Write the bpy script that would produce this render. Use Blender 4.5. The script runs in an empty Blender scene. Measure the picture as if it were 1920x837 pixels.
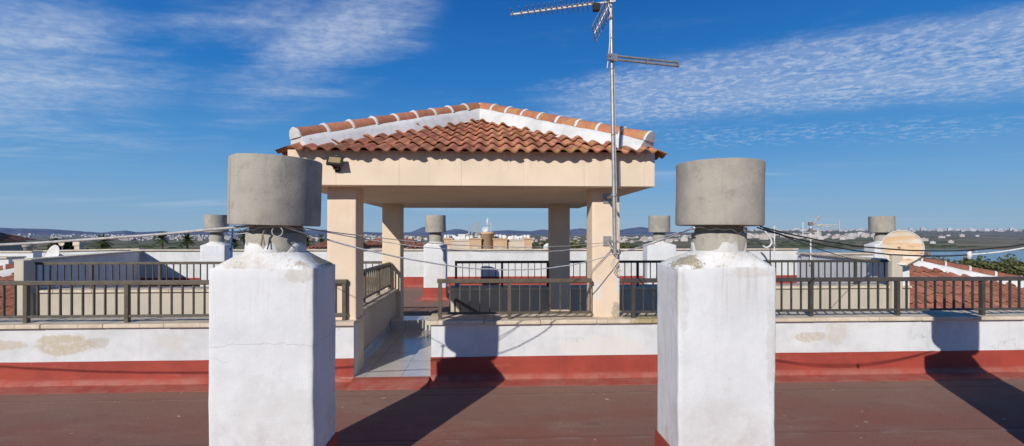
import bpy, bmesh, math, random
from mathutils import Vector, Matrix, noise as mnoise
random.seed(7)
R = math.radians
scene = bpy.context.scene
COL = scene.collection

# ------------------------------------------------------------------ survey: bearings taken from the viewpoint
F, HZ, CX, EYE, YAW = 870.0, 438.0, 960.0, 1.6, R(2.7)
CY_, SY_ = math.cos(YAW), math.sin(YAW)
def ray(px, py):
    u = (px - CX) / F; v = (HZ - py) / F
    return Vector((u * CY_ + SY_, CY_ - u * SY_, v))
def P(px, py, Y):
    d = ray(px, py); d = d * (Y / d.y)
    return Vector((d.x, d.y, d.z + EYE))
def az_of(px):
    d = ray(px, HZ); return math.atan2(d.x, d.y)

SUN_AZ, SUN_EL = R(26.9), R(28)          # direction of travel: +X sin, +Y cos

def sstep(x, a, b):
    x = min(1, max(0, (x-a)/(b-a))); return x*x*(3-2*x)
# ------------------------------------------------------------------ mesh collector
class MB:
    def __init__(s): s.v = []; s.f = []; s.c = []; s.sm = []
    def add(s, verts, faces, col=1.0, smooth=False):
        o = len(s.v); s.v += [tuple(v) for v in verts]
        for f in faces:
            s.f.append(tuple(i + o for i in f)); s.c.append(col); s.sm.append(smooth)
        return s
    def box(s, x0, x1, y0, y1, z0, z1, col=1.0):
        v = [(x0,y0,z0),(x1,y0,z0),(x1,y1,z0),(x0,y1,z0),(x0,y0,z1),(x1,y0,z1),(x1,y1,z1),(x0,y1,z1)]
        return s.add(v, [(3,2,1,0),(4,5,6,7),(0,1,5,4),(1,2,6,5),(2,3,7,6),(3,0,4,7)], col)
    def bar(s, a, b, w, h, up=(0,0,1), col=1.0):
        a = Vector(a); b = Vector(b); d = (b - a).normalized(); up = Vector(up)
        sx = d.cross(up)
        if sx.length < 1e-4: sx = d.cross(Vector((1,0,0)))
        sx.normalize(); uz = sx.cross(d).normalized()
        v = []
        for p in (a, b):
            for i, j in ((-1,-1),(1,-1),(1,1),(-1,1)):
                v.append(p + sx * (w/2*i) + uz * (h/2*j))
        return s.add(v, [(0,1,2,3),(7,6,5,4),(0,4,5,1),(1,5,6,2),(2,6,7,3),(3,7,4,0)], col)
    def tube(s, pts, r, n=8, r2=None, caps=True, col=1.0):
        pts = [Vector(p) for p in pts]; m = len(pts); v = []
        ref = None
        for i, p in enumerate(pts):
            d = (pts[min(i+1, m-1)] - pts[max(i-1, 0)]).normalized()
            if ref is None: ref = Vector((0,0,1)) if abs(d.z) < .9 else Vector((1,0,0))
            a = d.cross(ref).normalized(); b = a.cross(d).normalized(); ref = b
            rr = r if r2 is None else r + (r2 - r) * i / (m - 1)
            for k in range(n):
                t = 2*math.pi*k/n
                v.append(p + a*(rr*math.cos(t)) + b*(rr*math.sin(t)))
        f = []
        for i in range(m-1):
            for k in range(n):
                f.append((i*n+k, i*n+(k+1)%n, (i+1)*n+(k+1)%n, (i+1)*n+k))
        s.add(v, f, col, True)
        if caps: s.add(v[:n], [tuple(range(n))[::-1]], col); s.add(v[-n:], [tuple(range(n))], col)
        return s
    def lathe(s, prof, c, n=40, jit=0.0, seed=0, M=None, col=1.0, smooth=True):
        v = []; m = len(prof)
        for i, (r, z) in enumerate(prof):
            for k in range(n):
                t = 2*math.pi*k/n
                rr = r * (1 + jit * mnoise.noise(Vector((math.cos(t)*1.7+seed, math.sin(t)*1.7, z*5))))
                p = Vector((rr*math.cos(t), rr*math.sin(t), z))
                if M is not None: p = M @ p
                v.append(p + Vector(c))
        f = [(i*n+k, i*n+(k+1)%n, (i+1)*n+(k+1)%n, (i+1)*n+k) for i in range(m-1) for k in range(n)]
        return s.add(v, f, col, smooth)
    def prism_x(s, prof, x0, x1, col=1.0, n=1):          # profile of (y,z), closed, along X
        m = len(prof); v = []
        for i in range(n+1):
            x = x0 + (x1-x0)*i/n
            v += [(x, y, z) for y, z in prof]
        f = [(i*m+k, (i+1)*m+k, (i+1)*m+(k+1)%m, i*m+(k+1)%m) for i in range(n) for k in range(m)]
        f += [tuple(range(m))[::-1], tuple(n*m + k for k in range(m))]
        return s.add(v, f, col)
    def build(s, name, mat, parent=None, bevel=0.0, loc=None):
        me = bpy.data.meshes.new(name)
        me.from_pydata(s.v, [], s.f); me.update()
        at = me.color_attributes.new('tint', 'FLOAT_COLOR', 'CORNER')
        for p in me.polygons:
            c = s.c[p.index]
            if not isinstance(c, tuple): c = (c, c, c)
            for li in p.loop_indices: at.data[li].color = (c[0], c[1], c[2], 1)
            p.use_smooth = s.sm[p.index]
        bm = bmesh.new(); bm.from_mesh(me)
        bmesh.ops.recalc_face_normals(bm, faces=bm.faces)
        bm.to_mesh(me); bm.free()
        o = bpy.data.objects.new(name, me); COL.objects.link(o)
        me.materials.append(mat)
        if parent is not None: o.parent = parent
        if bevel > 0:
            md = o.modifiers.new('bevel', 'BEVEL'); md.width = bevel; md.segments = 2; md.limit_method = 'ANGLE'
            md.angle_limit = R(40)
        return o

def link_local(o, parent): o.parent = parent; return o
def thing(name, label, cat, loc=(0,0,0), group=None, rz=0):
    o = bpy.data.objects.new(name, None); COL.objects.link(o); o.empty_display_size = .1
    o.location = loc; o.rotation_euler = (0, 0, rz)
    o['label'] = label; o['category'] = cat
    if group: o['group'] = group
    return o
def tag(o, label, cat, group=None):
    o['label'] = label; o['category'] = cat
    if group: o['group'] = group
    return o
def structure(o): o['kind'] = 'structure'; return o
def rough_block(name, mat, parent, x0, x1, y0, y1, z0, z1, bevel=.012, amp=.004, cuts=10, taper=0, seed=0):
    """a rendered masonry block with slightly uneven faces and worn arrises"""
    bm = bmesh.new(); bmesh.ops.create_cube(bm, size=1)
    for v in bm.verts:
        v.co = Vector((x0 + (v.co.x+.5)*(x1-x0), y0 + (v.co.y+.5)*(y1-y0), z0 + (v.co.z+.5)*(z1-z0)))
    bmesh.ops.bevel(bm, geom=list(bm.edges), offset=bevel, segments=2, affect='EDGES', profile=.5)
    bmesh.ops.subdivide_edges(bm, edges=[e for e in bm.edges if e.calc_length() > .1], cuts=cuts, use_grid_fill=True)
    for v in bm.verts:
        n = mnoise.noise_vector(v.co*3.1 + Vector((seed*7.3, 0, 0))) * amp + mnoise.noise_vector(v.co*14 + Vector((seed, 3, 1))) * amp * .4 + mnoise.noise_vector(v.co*33 + Vector((seed, 9, 1))) * amp * .3
        v.co += n
    bmesh.ops.recalc_face_normals(bm, faces=bm.faces)
    me = bpy.data.meshes.new(name); bm.to_mesh(me); bm.free()
    for p in me.polygons: p.use_smooth = True
    me.materials.append(mat)
    o = bpy.data.objects.new(name, me); COL.objects.link(o)
    if parent is not None: o.parent = parent
    return o

# ------------------------------------------------------------------ materials
class N:
    def __init__(s, name, rough=.85, spec=.2, metal=0):
        s.m = bpy.data.materials.new(name); s.m.use_nodes = True; s.t = s.m.node_tree
        s.b = s.t.nodes['Principled BSDF']; s.b.inputs['Roughness'].default_value = rough
        s.b.inputs['Specular IOR Level'].default_value = spec; s.b.inputs['Metallic'].default_value = metal
        g = s.new('ShaderNodeNewGeometry'); s.pos = g.outputs['Position']
    def new(s, typ, **kw):
        n = s.t.nodes.new(typ)
        for k, v in kw.items(): setattr(n, k, v)
        return n
    def L(s, a, b): s.t.links.new(a, b)
    def rgb(s, c):
        n = s.new('ShaderNodeRGB'); n.outputs[0].default_value = (c[0], c[1], c[2], 1); return n.outputs[0]
    def map(s, scale=(1,1,1), loc=(0,0,0), vec=None):
        n = s.new('ShaderNodeMapping'); n.inputs['Scale'].default_value = scale; n.inputs['Location'].default_value = loc
        s.L(vec or s.pos, n.inputs['Vector']); return n.outputs[0]
    def noise(s, scale, detail=6, rough=.6, vec=None, dist=0):
        n = s.new('ShaderNodeTexNoise'); n.inputs['Scale'].default_value = scale; n.inputs['Detail'].default_value = detail
        n.inputs['Roughness'].default_value = rough; n.inputs['Distortion'].default_value = dist
        s.L(vec or s.pos, n.inputs['Vector']); return n.outputs['Fac']
    def ramp(s, fac, a, b, lo=0., hi=1.):
        n = s.new('ShaderNodeMapRange'); n.interpolation_type = 'SMOOTHSTEP'
        for k, v in zip(('From Min','From Max','To Min','To Max'), (a, b, lo, hi)): n.inputs[k].default_value = v
        s.L(fac, n.inputs['Value']); return n.outputs[0]
    def mix(s, fac, a, b, mode='MIX'):
        n = s.new('ShaderNodeMix', data_type='RGBA', blend_type=mode)
        if isinstance(fac, (int, float)): n.inputs[0].default_value = fac
        else: s.L(fac, n.inputs[0])
        for v, i in ((a, 6), (b, 7)):
            if isinstance(v, tuple): n.inputs[i].default_value = (v[0], v[1], v[2], 1)
            else: s.L(v, n.inputs[i])
        return n.outputs[2]
    def math(s, op, a, b=0.):
        n = s.new('ShaderNodeMath', operation=op)
        for v, i in ((a, 0), (b, 1)):
            if isinstance(v, (int, float)): n.inputs[i].default_value = v
            else: s.L(v, n.inputs[i])
        return n.outputs[0]
    def sep(s, vec=None):
        n = s.new('ShaderNodeSeparateXYZ'); s.L(vec or s.pos, n.inputs[0]); return n.outputs
    def attr(s, name='tint'):
        n = s.new('ShaderNodeAttribute'); n.attribute_name = name; return n.outputs['Color']
    def stain(s, col, c, rad, color, amt=1., nscale=9, rag=.9):
        v = s.map(scale=tuple(1/r for r in rad), loc=tuple(-a/r for a, r in zip(c, rad)))
        l = s.new('ShaderNodeVectorMath', operation='LENGTH'); s.L(v, l.inputs[0])
        d = s.math('ADD', l.outputs['Value'], s.math('MULTIPLY', s.math('SUBTRACT', s.noise(nscale, 7, .65), .5), rag*2.2))
        k = s.math('MULTIPLY', s.ramp(d, 1.0, .74, 0, amt), s.ramp(s.noise(nscale*2.7, 6, .7), .28, .58, .35, 1))
        return s.mix(k, col, color)
    def bump(s, fac, strength=.3, dist=.01, prev=None):
        n = s.new('ShaderNodeBump'); n.inputs['Strength'].default_value = strength; n.inputs['Distance'].default_value = dist
        s.L(fac, n.inputs['Height'])
        if prev is not None: s.L(prev, n.inputs['Normal'])
        return n.outputs[0]
    def done(s, col, normal=None):
        if isinstance(col, tuple): s.b.inputs['Base Color'].default_value = (*col, 1)
        else: s.L(col, s.b.inputs['Base Color'])
        if normal is not None: s.L(normal, s.b.inputs['Normal'])
        return s.m

def simple(name, a, b, scale=3, rough=.8, bump=.15, bscale=70, metal=0, spec=.25, dist=.004, lo=.38, hi=.66):
    n = N(name, rough, spec, metal)
    c = n.mix(n.ramp(n.noise(scale, 8, .65), lo, hi), a, b)
    return n.done(c, n.bump(n.noise(bscale, 5, .6), bump, dist))

def X_(px, Y): return P(px, HZ, Y).x
def plaster(name, base=(.80,.80,.79), grime=.35, stains=(), crack=True, streak=.3, bmp=.35, runs=False, crackline=None):
    n = N(name, .9, .15)
    c = n.mix(n.ramp(n.noise(2.3, 9, .7), .36, .68, 0, grime), base, tuple(x*.70 for x in base))
    st = n.noise(1.0, 6, .65, n.map(scale=(9, 9, .55)))
    c = n.mix(n.ramp(st, .52, .75, 0, streak), c, (.47,.45,.40))
    c = n.mix(n.ramp(n.noise(4.5, 8, .7, n.map(loc=(4,2,7))), .60, .70, 0, .22), c, (.52,.45,.34))
    for s_ in stains: c = n.stain(c, *s_)
    if runs:                                              # rain runs below the crown, splash dirt near the deck
        z = n.sep()[2]
        rn = n.noise(1, 5, .65, n.map(scale=(26, 26, .9), loc=(3, 1, 0)))
        c = n.mix(n.math('MULTIPLY', n.ramp(z, .95, 1.42), n.ramp(rn, .52, .72, 0, .5)), c, (.42,.39,.34))
        c = n.mix(n.math('MULTIPLY', n.ramp(z, .75, .28), n.ramp(n.noise(6, 8, .7), .40, .66, 0, .5)), c, (.46,.38,.34))
    if crackline:
        x, y, z = n.sep()[:3]
        wv = n.math('MULTIPLY', n.math('SUBTRACT', n.noise(6, 6, .6, n.map(scale=(1,1,0))), .5), .09)
        dl = n.math('ABSOLUTE', n.math('SUBTRACT', n.math('SUBTRACT', z, crackline), wv))
        c = n.mix(n.math('MULTIPLY', n.ramp(dl, .0028, .0008, 0, .42), n.ramp(x, .1, -.1)), c, (.28,.26,.24))
    if crack:
        wob = n.new('ShaderNodeVectorMath', operation='ADD')
        nn = n.new('ShaderNodeTexNoise'); nn.inputs['Scale'].default_value = 5; nn.inputs['Detail'].default_value = 6; n.L(n.pos, nn.inputs['Vector'])
        sc = n.new('ShaderNodeVectorMath', operation='SCALE'); sc.inputs['Scale'].default_value = .35; n.L(nn.outputs['Color'], sc.inputs[0])
        n.L(n.pos, wob.inputs[0]); n.L(sc.outputs[0], wob.inputs[1])
        vo = n.new('ShaderNodeTexVoronoi', feature='DISTANCE_TO_EDGE'); vo.inputs['Scale'].default_value = 1.15; n.L(wob.outputs[0], vo.inputs['Vector'])
        k = n.math('MULTIPLY', n.ramp(vo.outputs['Distance'], .0045, .0, 0, .55), n.ramp(n.noise(2.1, 2), .5, .62))
        c = n.mix(k, c, (.30,.28,.26))
    sp = n.ramp(n.noise(38, 3, .5), .70, .76, 0, .35)
    c = n.mix(sp, c, (.42,.39,.35))
    b1 = n.bump(n.noise(7, 6, .6), .25, .02)
    return n.done(c, n.bump(n.noise(95, 5, .65), bmp, .004, b1))

TAN = (.50,.42,.29)
lw = P(118, 648, 5.08)
M_wall = plaster('white_render', (.70,.702,.695), .62, [
    ((lw.x, 5.07, lw.z), (.34,.3,.13), TAN, .85, 7, .55), ((lw.x+.36, 5.07, lw.z+.02), (.12,.3,.07), (.45,.40,.33), .6, 12, .7),
    ((lw.x-.65, 5.07, lw.z-.0), (.3,.3,.07), TAN, .7, 9, .8),
    ((lw.x+1.1, 5.07, lw.z+.02), (.2,.3,.1), (.58,.55,.5), .6, 8, .9),
    ((P(1520,632,5.08).x, 5.07, P(1520,632,5.08).z), (.22,.3,.06), TAN, .7, 10, .9),
    ((P(1570,625,5.08).x, 5.07, P(1570,625,5.08).z), (.15,.3,.13), (.56,.5,.4), .6, 10, .9),
    ((P(1130,650,5.08).x, 5.07, P(1130,650,5.08).z), (.5,.3,.13), (.70,.67,.60), .7, 6, .9)], streak=.28)
ZC = EYE - 207/F*2.67
M_chim = plaster('white_chimney_render', (.725,.725,.715), .38, [
    ((X_(1280,2.67), 2.66, 1.22), (.04,.2,.2), (.46,.43,.37), .32, 16, 1.0), ((X_(1445,2.67), 2.66, .95), (.03,.2,.3), (.52,.49,.44), .5, 18, 1.1),
    ((X_(520,2.7), 2.69, .55), (.25,.2,.25), (.60,.58,.55), .5, 6, .9), ((X_(1350,2.7), 2.66, .45), (.3,.2,.2), (.58,.56,.52), .5, 6, .9),
    ((X_(560,2.7), 2.69, 1.36), (.10,.2,.045), (.50,.44,.36), .55, 18, 1.1), ((X_(1400,2.7), 2.66, 1.37), (.16,.2,.035), (.52,.47,.40), .5, 18, 1.1)], streak=.26, runs=True, crackline=ZC)
M_back = plaster('weathered_render', (.70,.70,.68), .5, streak=.5)
M_mortar = plaster('white_mortar', (.74,.73,.70), .75, crack=False, streak=.5, bmp=1.0)

def crown_mat():
    n = N('mortar_crown', .95, .1)
    c = n.mix(n.ramp(n.noise(5, 8, .7), .4, .65), (.80,.79,.76), (.62,.58,.52))
    c = n.mix(n.ramp(n.noise(9, 9, .75, n.map(loc=(3,1,2))), .54, .66, 0, .75), c, (.42,.32,.22))
    for px, y in ((600, 2.95), (1285, 2.75)):
        q = P(px, 490, y); c = n.stain(c, tuple(q), (.085,.13,.055), (.27,.20,.08), .8, 26, 1.3)
    return n.done(c, n.bump(n.noise(60, 6, .7), .7, .008))
M_crown = crown_mat()

def concrete_mat():
    n = N('cast_concrete', .92, .15)
    c = n.mix(n.ramp(n.noise(3.2, 9, .65), .38, .64), (.42,.385,.32), (.32,.295,.25))
    c = n.mix(n.ramp(n.noise(6.5, 4, .5, n.map(loc=(1,8,3), scale=(1,1,.55))), .56, .66, 0, .55), c, (.44,.405,.345))
    st = n.noise(1, 6, .7, n.map(scale=(13,13,1.6)))
    c = n.mix(n.ramp(st, .53, .74, 0, .6), c, (.19,.18,.155))
    c = n.mix(n.ramp(n.noise(14, 7, .7, n.map(loc=(2,2,9))), .54, .68, 0, .5), c, (.24,.22,.18))
    c = n.mix(n.ramp(n.noise(60, 4, .6), .66, .74, 0, .45), c, (.13,.125,.11))
    b1 = n.bump(n.noise(9, 5, .6), .3, .015)
    return n.done(c, n.bump(n.noise(120, 5, .7), .55, .004, b1))
M_conc = concrete_mat()

def beige_mat(name, base, joints=False):
    n = N(name, .92, .12)
    c = n.mix(n.ramp(n.noise(2.2, 8, .65), .36, .66, 0, .55), base, tuple(x*.84 for x in base))
    c = n.mix(n.ramp(n.noise(1, 6, .6, n.map(scale=(10,10,.7))), .58, .78, 0, .28), c, tuple(x*.62 for x in base))
    c = n.mix(n.ramp(n.noise(150, 3, .6), .58, .70, 0, .25), c, tuple(x*.66 for x in base))
    if joints:
        x = n.math('FRACT', n.math('DIVIDE', n.math('ADD', n.sep()[0], 20.28), .655))
        k = n.ramp(n.math('ABSOLUTE', n.math('SUBTRACT', x, .5)), .008, .002, 0, .45)
        c = n.mix(k, c, tuple(v*.55 for v in base))
        dr = n.math('MULTIPLY', n.ramp(n.math('ABSOLUTE', n.math('SUBTRACT', x, .5)), .16, .0), n.ramp(n.noise(1, 6, .7, n.map(scale=(30,30,1.2))), .48, .68, 0, .45))
        c = n.mix(dr, c, tuple(v*1.12 for v in base))
        top = n.math('MULTIPLY', n.ramp(n.sep()[2], 2.22, 2.45), n.ramp(n.noise(1, 6, .7, n.map(scale=(18,18,1.5), loc=(4,4,1))), .45, .7, 0, .5))
        c = n.mix(top, c, tuple(v*.58 for v in base))
    else:
        q = P(1120, 545, 5.2); c = n.stain(c, tuple(q), (.06,.4,.14), (.70,.67,.62), .8, 16, .8)
        q = P(1160, 535, 5.2); c = n.stain(c, tuple(q), (.05,.4,.11), (.62,.66,.70), .8, 16, .7)
        q = P(1155, 583, 5.2); c = n.stain(c, tuple(q), (.055,.4,.11), (.40,.35,.28), .9, 16, .7)
    return n.done(c, n.bump(n.noise(170, 4, .7), .55, .005))
M_beige = beige_mat('beige_render', (.80,.635,.47))
M_fascia = beige_mat('beige_panel', (.80,.65,.485), True)
M_court = beige_mat('courtyard_render', (.56,.49,.385))
M_cope = simple('stone_coping', (.70,.58,.42), (.56,.46,.33), 5, .8, .4, 90)
def cope_edge():
    n = N('stone_coping_worn', .85, .2)
    c = n.mix(n.ramp(n.noise(4.5, 8, .65), .36, .64), (.72,.60,.45), (.55,.45,.33))
    x = n.math('FRACT', n.math('DIVIDE', n.math('ADD', n.sep()[0], 20.1), .62))
    c = n.mix(n.ramp(n.math('ABSOLUTE', n.math('SUBTRACT', x, .5)), .012, .003, 0, .6), c, (.30,.25,.18))
    q = P(1210, 598, 5.2); c = n.stain(c, tuple(q), (.34,.3,.05), (.34,.27,.10), .8, 11, .8)
    c = n.mix(n.ramp(n.noise(22, 6, .7), .60, .72, 0, .5), c, (.36,.30,.22))
    return n.done(c, n.bump(n.noise(80, 5, .7), .4, .005))
M_cope = cope_edge()

def red_mat():
    n = N('red_waterproof_paint', .62, .25)
    c = n.mix(n.ramp(n.noise(2.5, 8, .7), .36, .66), (.37,.064,.042), (.29,.052,.037))
    z = n.sep()[2]
    worn = n.math('MULTIPLY', n.ramp(z, .09, .03), n.ramp(n.noise(5, 8, .7), .30, .62))
    c = n.mix(n.math('MULTIPLY', worn, .75), c, (.40,.16,.115))
    c = n.mix(n.ramp(n.noise(17, 7, .75), .60, .70, 0, .4), c, (.48,.20,.15))
    c = n.mix(n.ramp(n.noise(1, 6, .7, n.map(scale=(7,7,.8), loc=(3,3,3))), .52, .72, 0, .5), c, (.24,.05,.04))
    c = n.mix(n.ramp(n.noise(1, 7, .7, n.map(scale=(2,8,14), loc=(1,3,3))), .56, .72, 0, .4), c, (.45,.19,.14))
    return n.done(c, n.bump(n.noise(30, 6, .6), .3, .006))
M_red = red_mat()

def deck_mat():
    n = N('roofing_felt', .95, .1)
    x, y, z = n.sep()[:3]
    c = n.mix(n.ramp(n.noise(.9, 9, .65, n.map(scale=(.55,1.7,1))), .34, .68), (.285,.105,.075), (.25,.135,.10))
    c = n.mix(n.ramp(n.math('ADD', y, n.math('MULTIPLY', n.noise(1.2, 6), 1.4)), 4.3, 5.5, 0, .6), c, (.265,.18,.13))
    c = n.mix(n.ramp(n.noise(1.0, 7, .7, n.map(scale=(.7,7,1), loc=(2,5,0))), .56, .74, 0, .5), c, (.33,.215,.155))
    c = n.mix(n.ramp(n.noise(1.3, 6, .7, n.map(scale=(1.5,1.5,1), loc=(9,5,0))), .57, .7, 0, .40), c, (.16,.085,.07))
    c = n.mix(n.ramp(n.noise(260, 2, .5), .56, .72, 0, .8), c, (.48,.29,.22))
    c = n.mix(n.ramp(n.noise(210, 2, .5, n.map(loc=(5,5,5))), .56, .70, 0, .65), c, (.10,.05,.042))
    wob = n.math('MULTIPLY', n.math('SUBTRACT', n.noise(1.1, 4), .5), .05)
    fy = n.math('FRACT', n.math('ADD', n.math('ADD', y, wob), .88))
    d = n.math('ABSOLUTE', n.math('SUBTRACT', fy, .5))
    c = n.mix(n.ramp(d, .012, .004, 0, .6), c, (.07,.038,.032))
    c = n.mix(n.math('MULTIPLY', n.ramp(n.math('ABSOLUTE', n.math('SUBTRACT', fy, .475)), .03, .0), n.ramp(n.noise(4, 6), .45, .6, 0, .6)), c, (.30,.22,.18))
    c = n.mix(n.ramp(n.noise(1.0, 9, .75, n.map(scale=(1.1,3,1), loc=(7,1,0))), .50, .68, 0, .55), c, (.31,.205,.155))
    c = n.mix(n.ramp(n.noise(3.5, 8, .75, n.map(scale=(1,2.5,1), loc=(1,9,0))), .56, .66, 0, .45), c, (.15,.085,.07))
    c = n.mix(n.ramp(n.noise(120, 4, .7, n.map(loc=(3,3,1))), .52, .68, 0, .55), c, (.44,.28,.22))
    c = n.mix(n.ramp(n.noise(48, 5, .75, n.map(scale=(1,1.4,1), loc=(8,2,1))), .52, .66, 0, .5), c, (.15,.075,.058))
    c = n.mix(n.ramp(n.noise(30, 6, .8, n.map(scale=(.6,1.6,1), loc=(1,6,1))), .55, .70, 0, .4), c, (.36,.23,.175))
    c = n.mix(n.ramp(n.noise(13, 2, .4, n.map(loc=(1,7,3))), .74, .77, 0, .8), c, (.48,.41,.36))
    b1 = n.bump(n.ramp(fy, .49, .51), .5, .008)
    return n.done(c, n.bump(n.noise(230, 3, .7), .9, .004, b1))
M_deck = deck_mat()

def tile_mat():
    n = N('terracotta_tile', .88, .15)
    a = n.attr()
    c = n.mix(n.ramp(n.noise(16, 7, .7), .35, .68), (.62,.26,.155), (.47,.175,.11))
    c = n.mix(1.0, c, a, 'MULTIPLY')
    x = n.sep()[0]
    lich = n.math('MULTIPLY', n.ramp(n.noise(5, 8, .75), .46, .62), n.ramp(x, -1.0, .9, .25, .85))
    c = n.mix(lich, c, (.50,.29,.10))
    c = n.mix(n.ramp(n.noise(40, 5, .7), .62, .72, 0, .5), c, (.13,.06,.04))
    return n.done(c, n.bump(n.noise(70, 6, .7), .5, .006))
M_tile = tile_mat()
def far_tile():
    n = N('old_clay_tile', .9, .15)
    c = n.mix(n.ramp(n.noise(7, 7, .7), .35, .68), (.42,.17,.105), (.29,.115,.08))
    c = n.mix(1.0, c, n.attr(), 'MULTIPLY')
    return n.done(c, n.bump(n.noise(50, 6, .7), .4, .006))
M_ftile = far_tile()
M_rail = simple('bronze_painted_steel', (.125,.100,.070), (.085,.068,.048), 9, .5, .1, 120, 0, .4)
M_railk = simple('dark_painted_steel', (.075,.066,.055), (.055,.048,.042), 9, .5, .1, 120, 0, .4)
M_galv = simple('galvanised_steel', (.42,.42,.40), (.30,.30,.29), 14, .45, .1, 90, .55, .5)
M_alu = simple('aluminium', (.50,.50,.49), (.40,.40,.39), 20, .6, .05, 90, .15, .3)
M_brown = simple('brown_metal', (.20,.16,.13), (.30,.25,.2), 30, .6, .1, 90, .2, .4)
M_black = simple('black_plastic', (.02,.02,.02), (.03,.03,.03), 20, .5, .1)
M_rope = simple('white_rope', (.74,.73,.70), (.52,.51,.48), 40, .9, .4, 300)
M_greyrope = simple('grey_rope', (.40,.39,.36), (.55,.53,.50), 25, .9, .4, 300)
M_blue = simple('blue_strap', (.04,.13,.30), (.03,.09,.22), 20, .8, .3, 200)
M_bluecloth = simple('blue_cloth', (.16,.32,.52), (.10,.22,.40), 20, .9, .3, 200)
M_glass = simple('lamp_glass', (.36,.27,.14), (.32,.24,.13), 5, .2, .02, 50, 0, .5)
M_offwhite = simple('white_enamel', (.72,.71,.68), (.60,.58,.55), 8, .5, .1)
M_dark = simple('dark_opening', (.03,.03,.035), (.05,.05,.055), 4, .4, .05)
def dish_mat():
    n = N('rusty_enamel', .6, .3)
    z = n.sep()[2]
    c = n.mix(n.ramp(n.noise(1, 6, .6, n.map(scale=(1.6,1.6,11))), .36, .60, 0, .8), (.68,.63,.55), (.66,.41,.18))
    c = n.mix(n.math('MULTIPLY', n.ramp(n.noise(1, 7, .7, n.map(scale=(5,5,20), loc=(3,0,2))), .50, .66), n.ramp(z, 1.46, 1.24, .1, .95)), c, (.40,.13,.035))
    return n.done(c, n.bump(n.noise(40), .1, .003))
M_dish = dish_mat()
def marble_mat():
    n = N('marble_floor', .18, .6)
    c = n.mix(n.ramp(n.noise(2.6, 9, .7, None, 1.2), .34, .68), (.53,.50,.455), (.62,.585,.53))
    c = n.mix(n.ramp(n.noise(6, 9, .75, None, 2), .55, .66, 0, .5), c, (.34,.31,.28))
    s_ = n.sep()
    for a, off in ((s_[0], 20.36), (s_[1], 20.1)):
        fr = n.math('FRACT', n.math('DIVIDE', n.math('ADD', a, off), .4))
        c = n.mix(n.ramp(n.math('ABSOLUTE', n.math('SUBTRACT', fr, .5)), .014, .006, 0, .7), c, (.20,.18,.16))
    return n.done(c)
M_marble = marble_mat()

# ------------------------------------------------------------------ camera, sun, sky
cam = bpy.data.cameras.new('camera'); cam_o = bpy.data.objects.new('camera', cam); COL.objects.link(cam_o)
cam.sensor_width = 36; cam.lens = 36*F/1920; cam.shift_y = (HZ-418.5)/1920
cam.clip_start = .05; cam.clip_end = 60000
cam_o.location = (0, 0, EYE); cam_o.rotation_euler = (R(90), 0, -YAW)
scene.camera = cam_o
sun = bpy.data.lights.new('sun', 'SUN'); sun.energy = 4.1; sun.angle = R(.5); sun.color = (1, .955, .885)
so = bpy.data.objects.new('sun', sun); COL.objects.link(so)
trav = Vector((math.sin(SUN_AZ)*math.cos(SUN_EL), math.cos(SUN_AZ)*math.cos(SUN_EL), -math.sin(SUN_EL)))
so.rotation_euler = trav.to_track_quat('-Z', 'Y').to_euler(); so.location = (-6, -10, 8)

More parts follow.
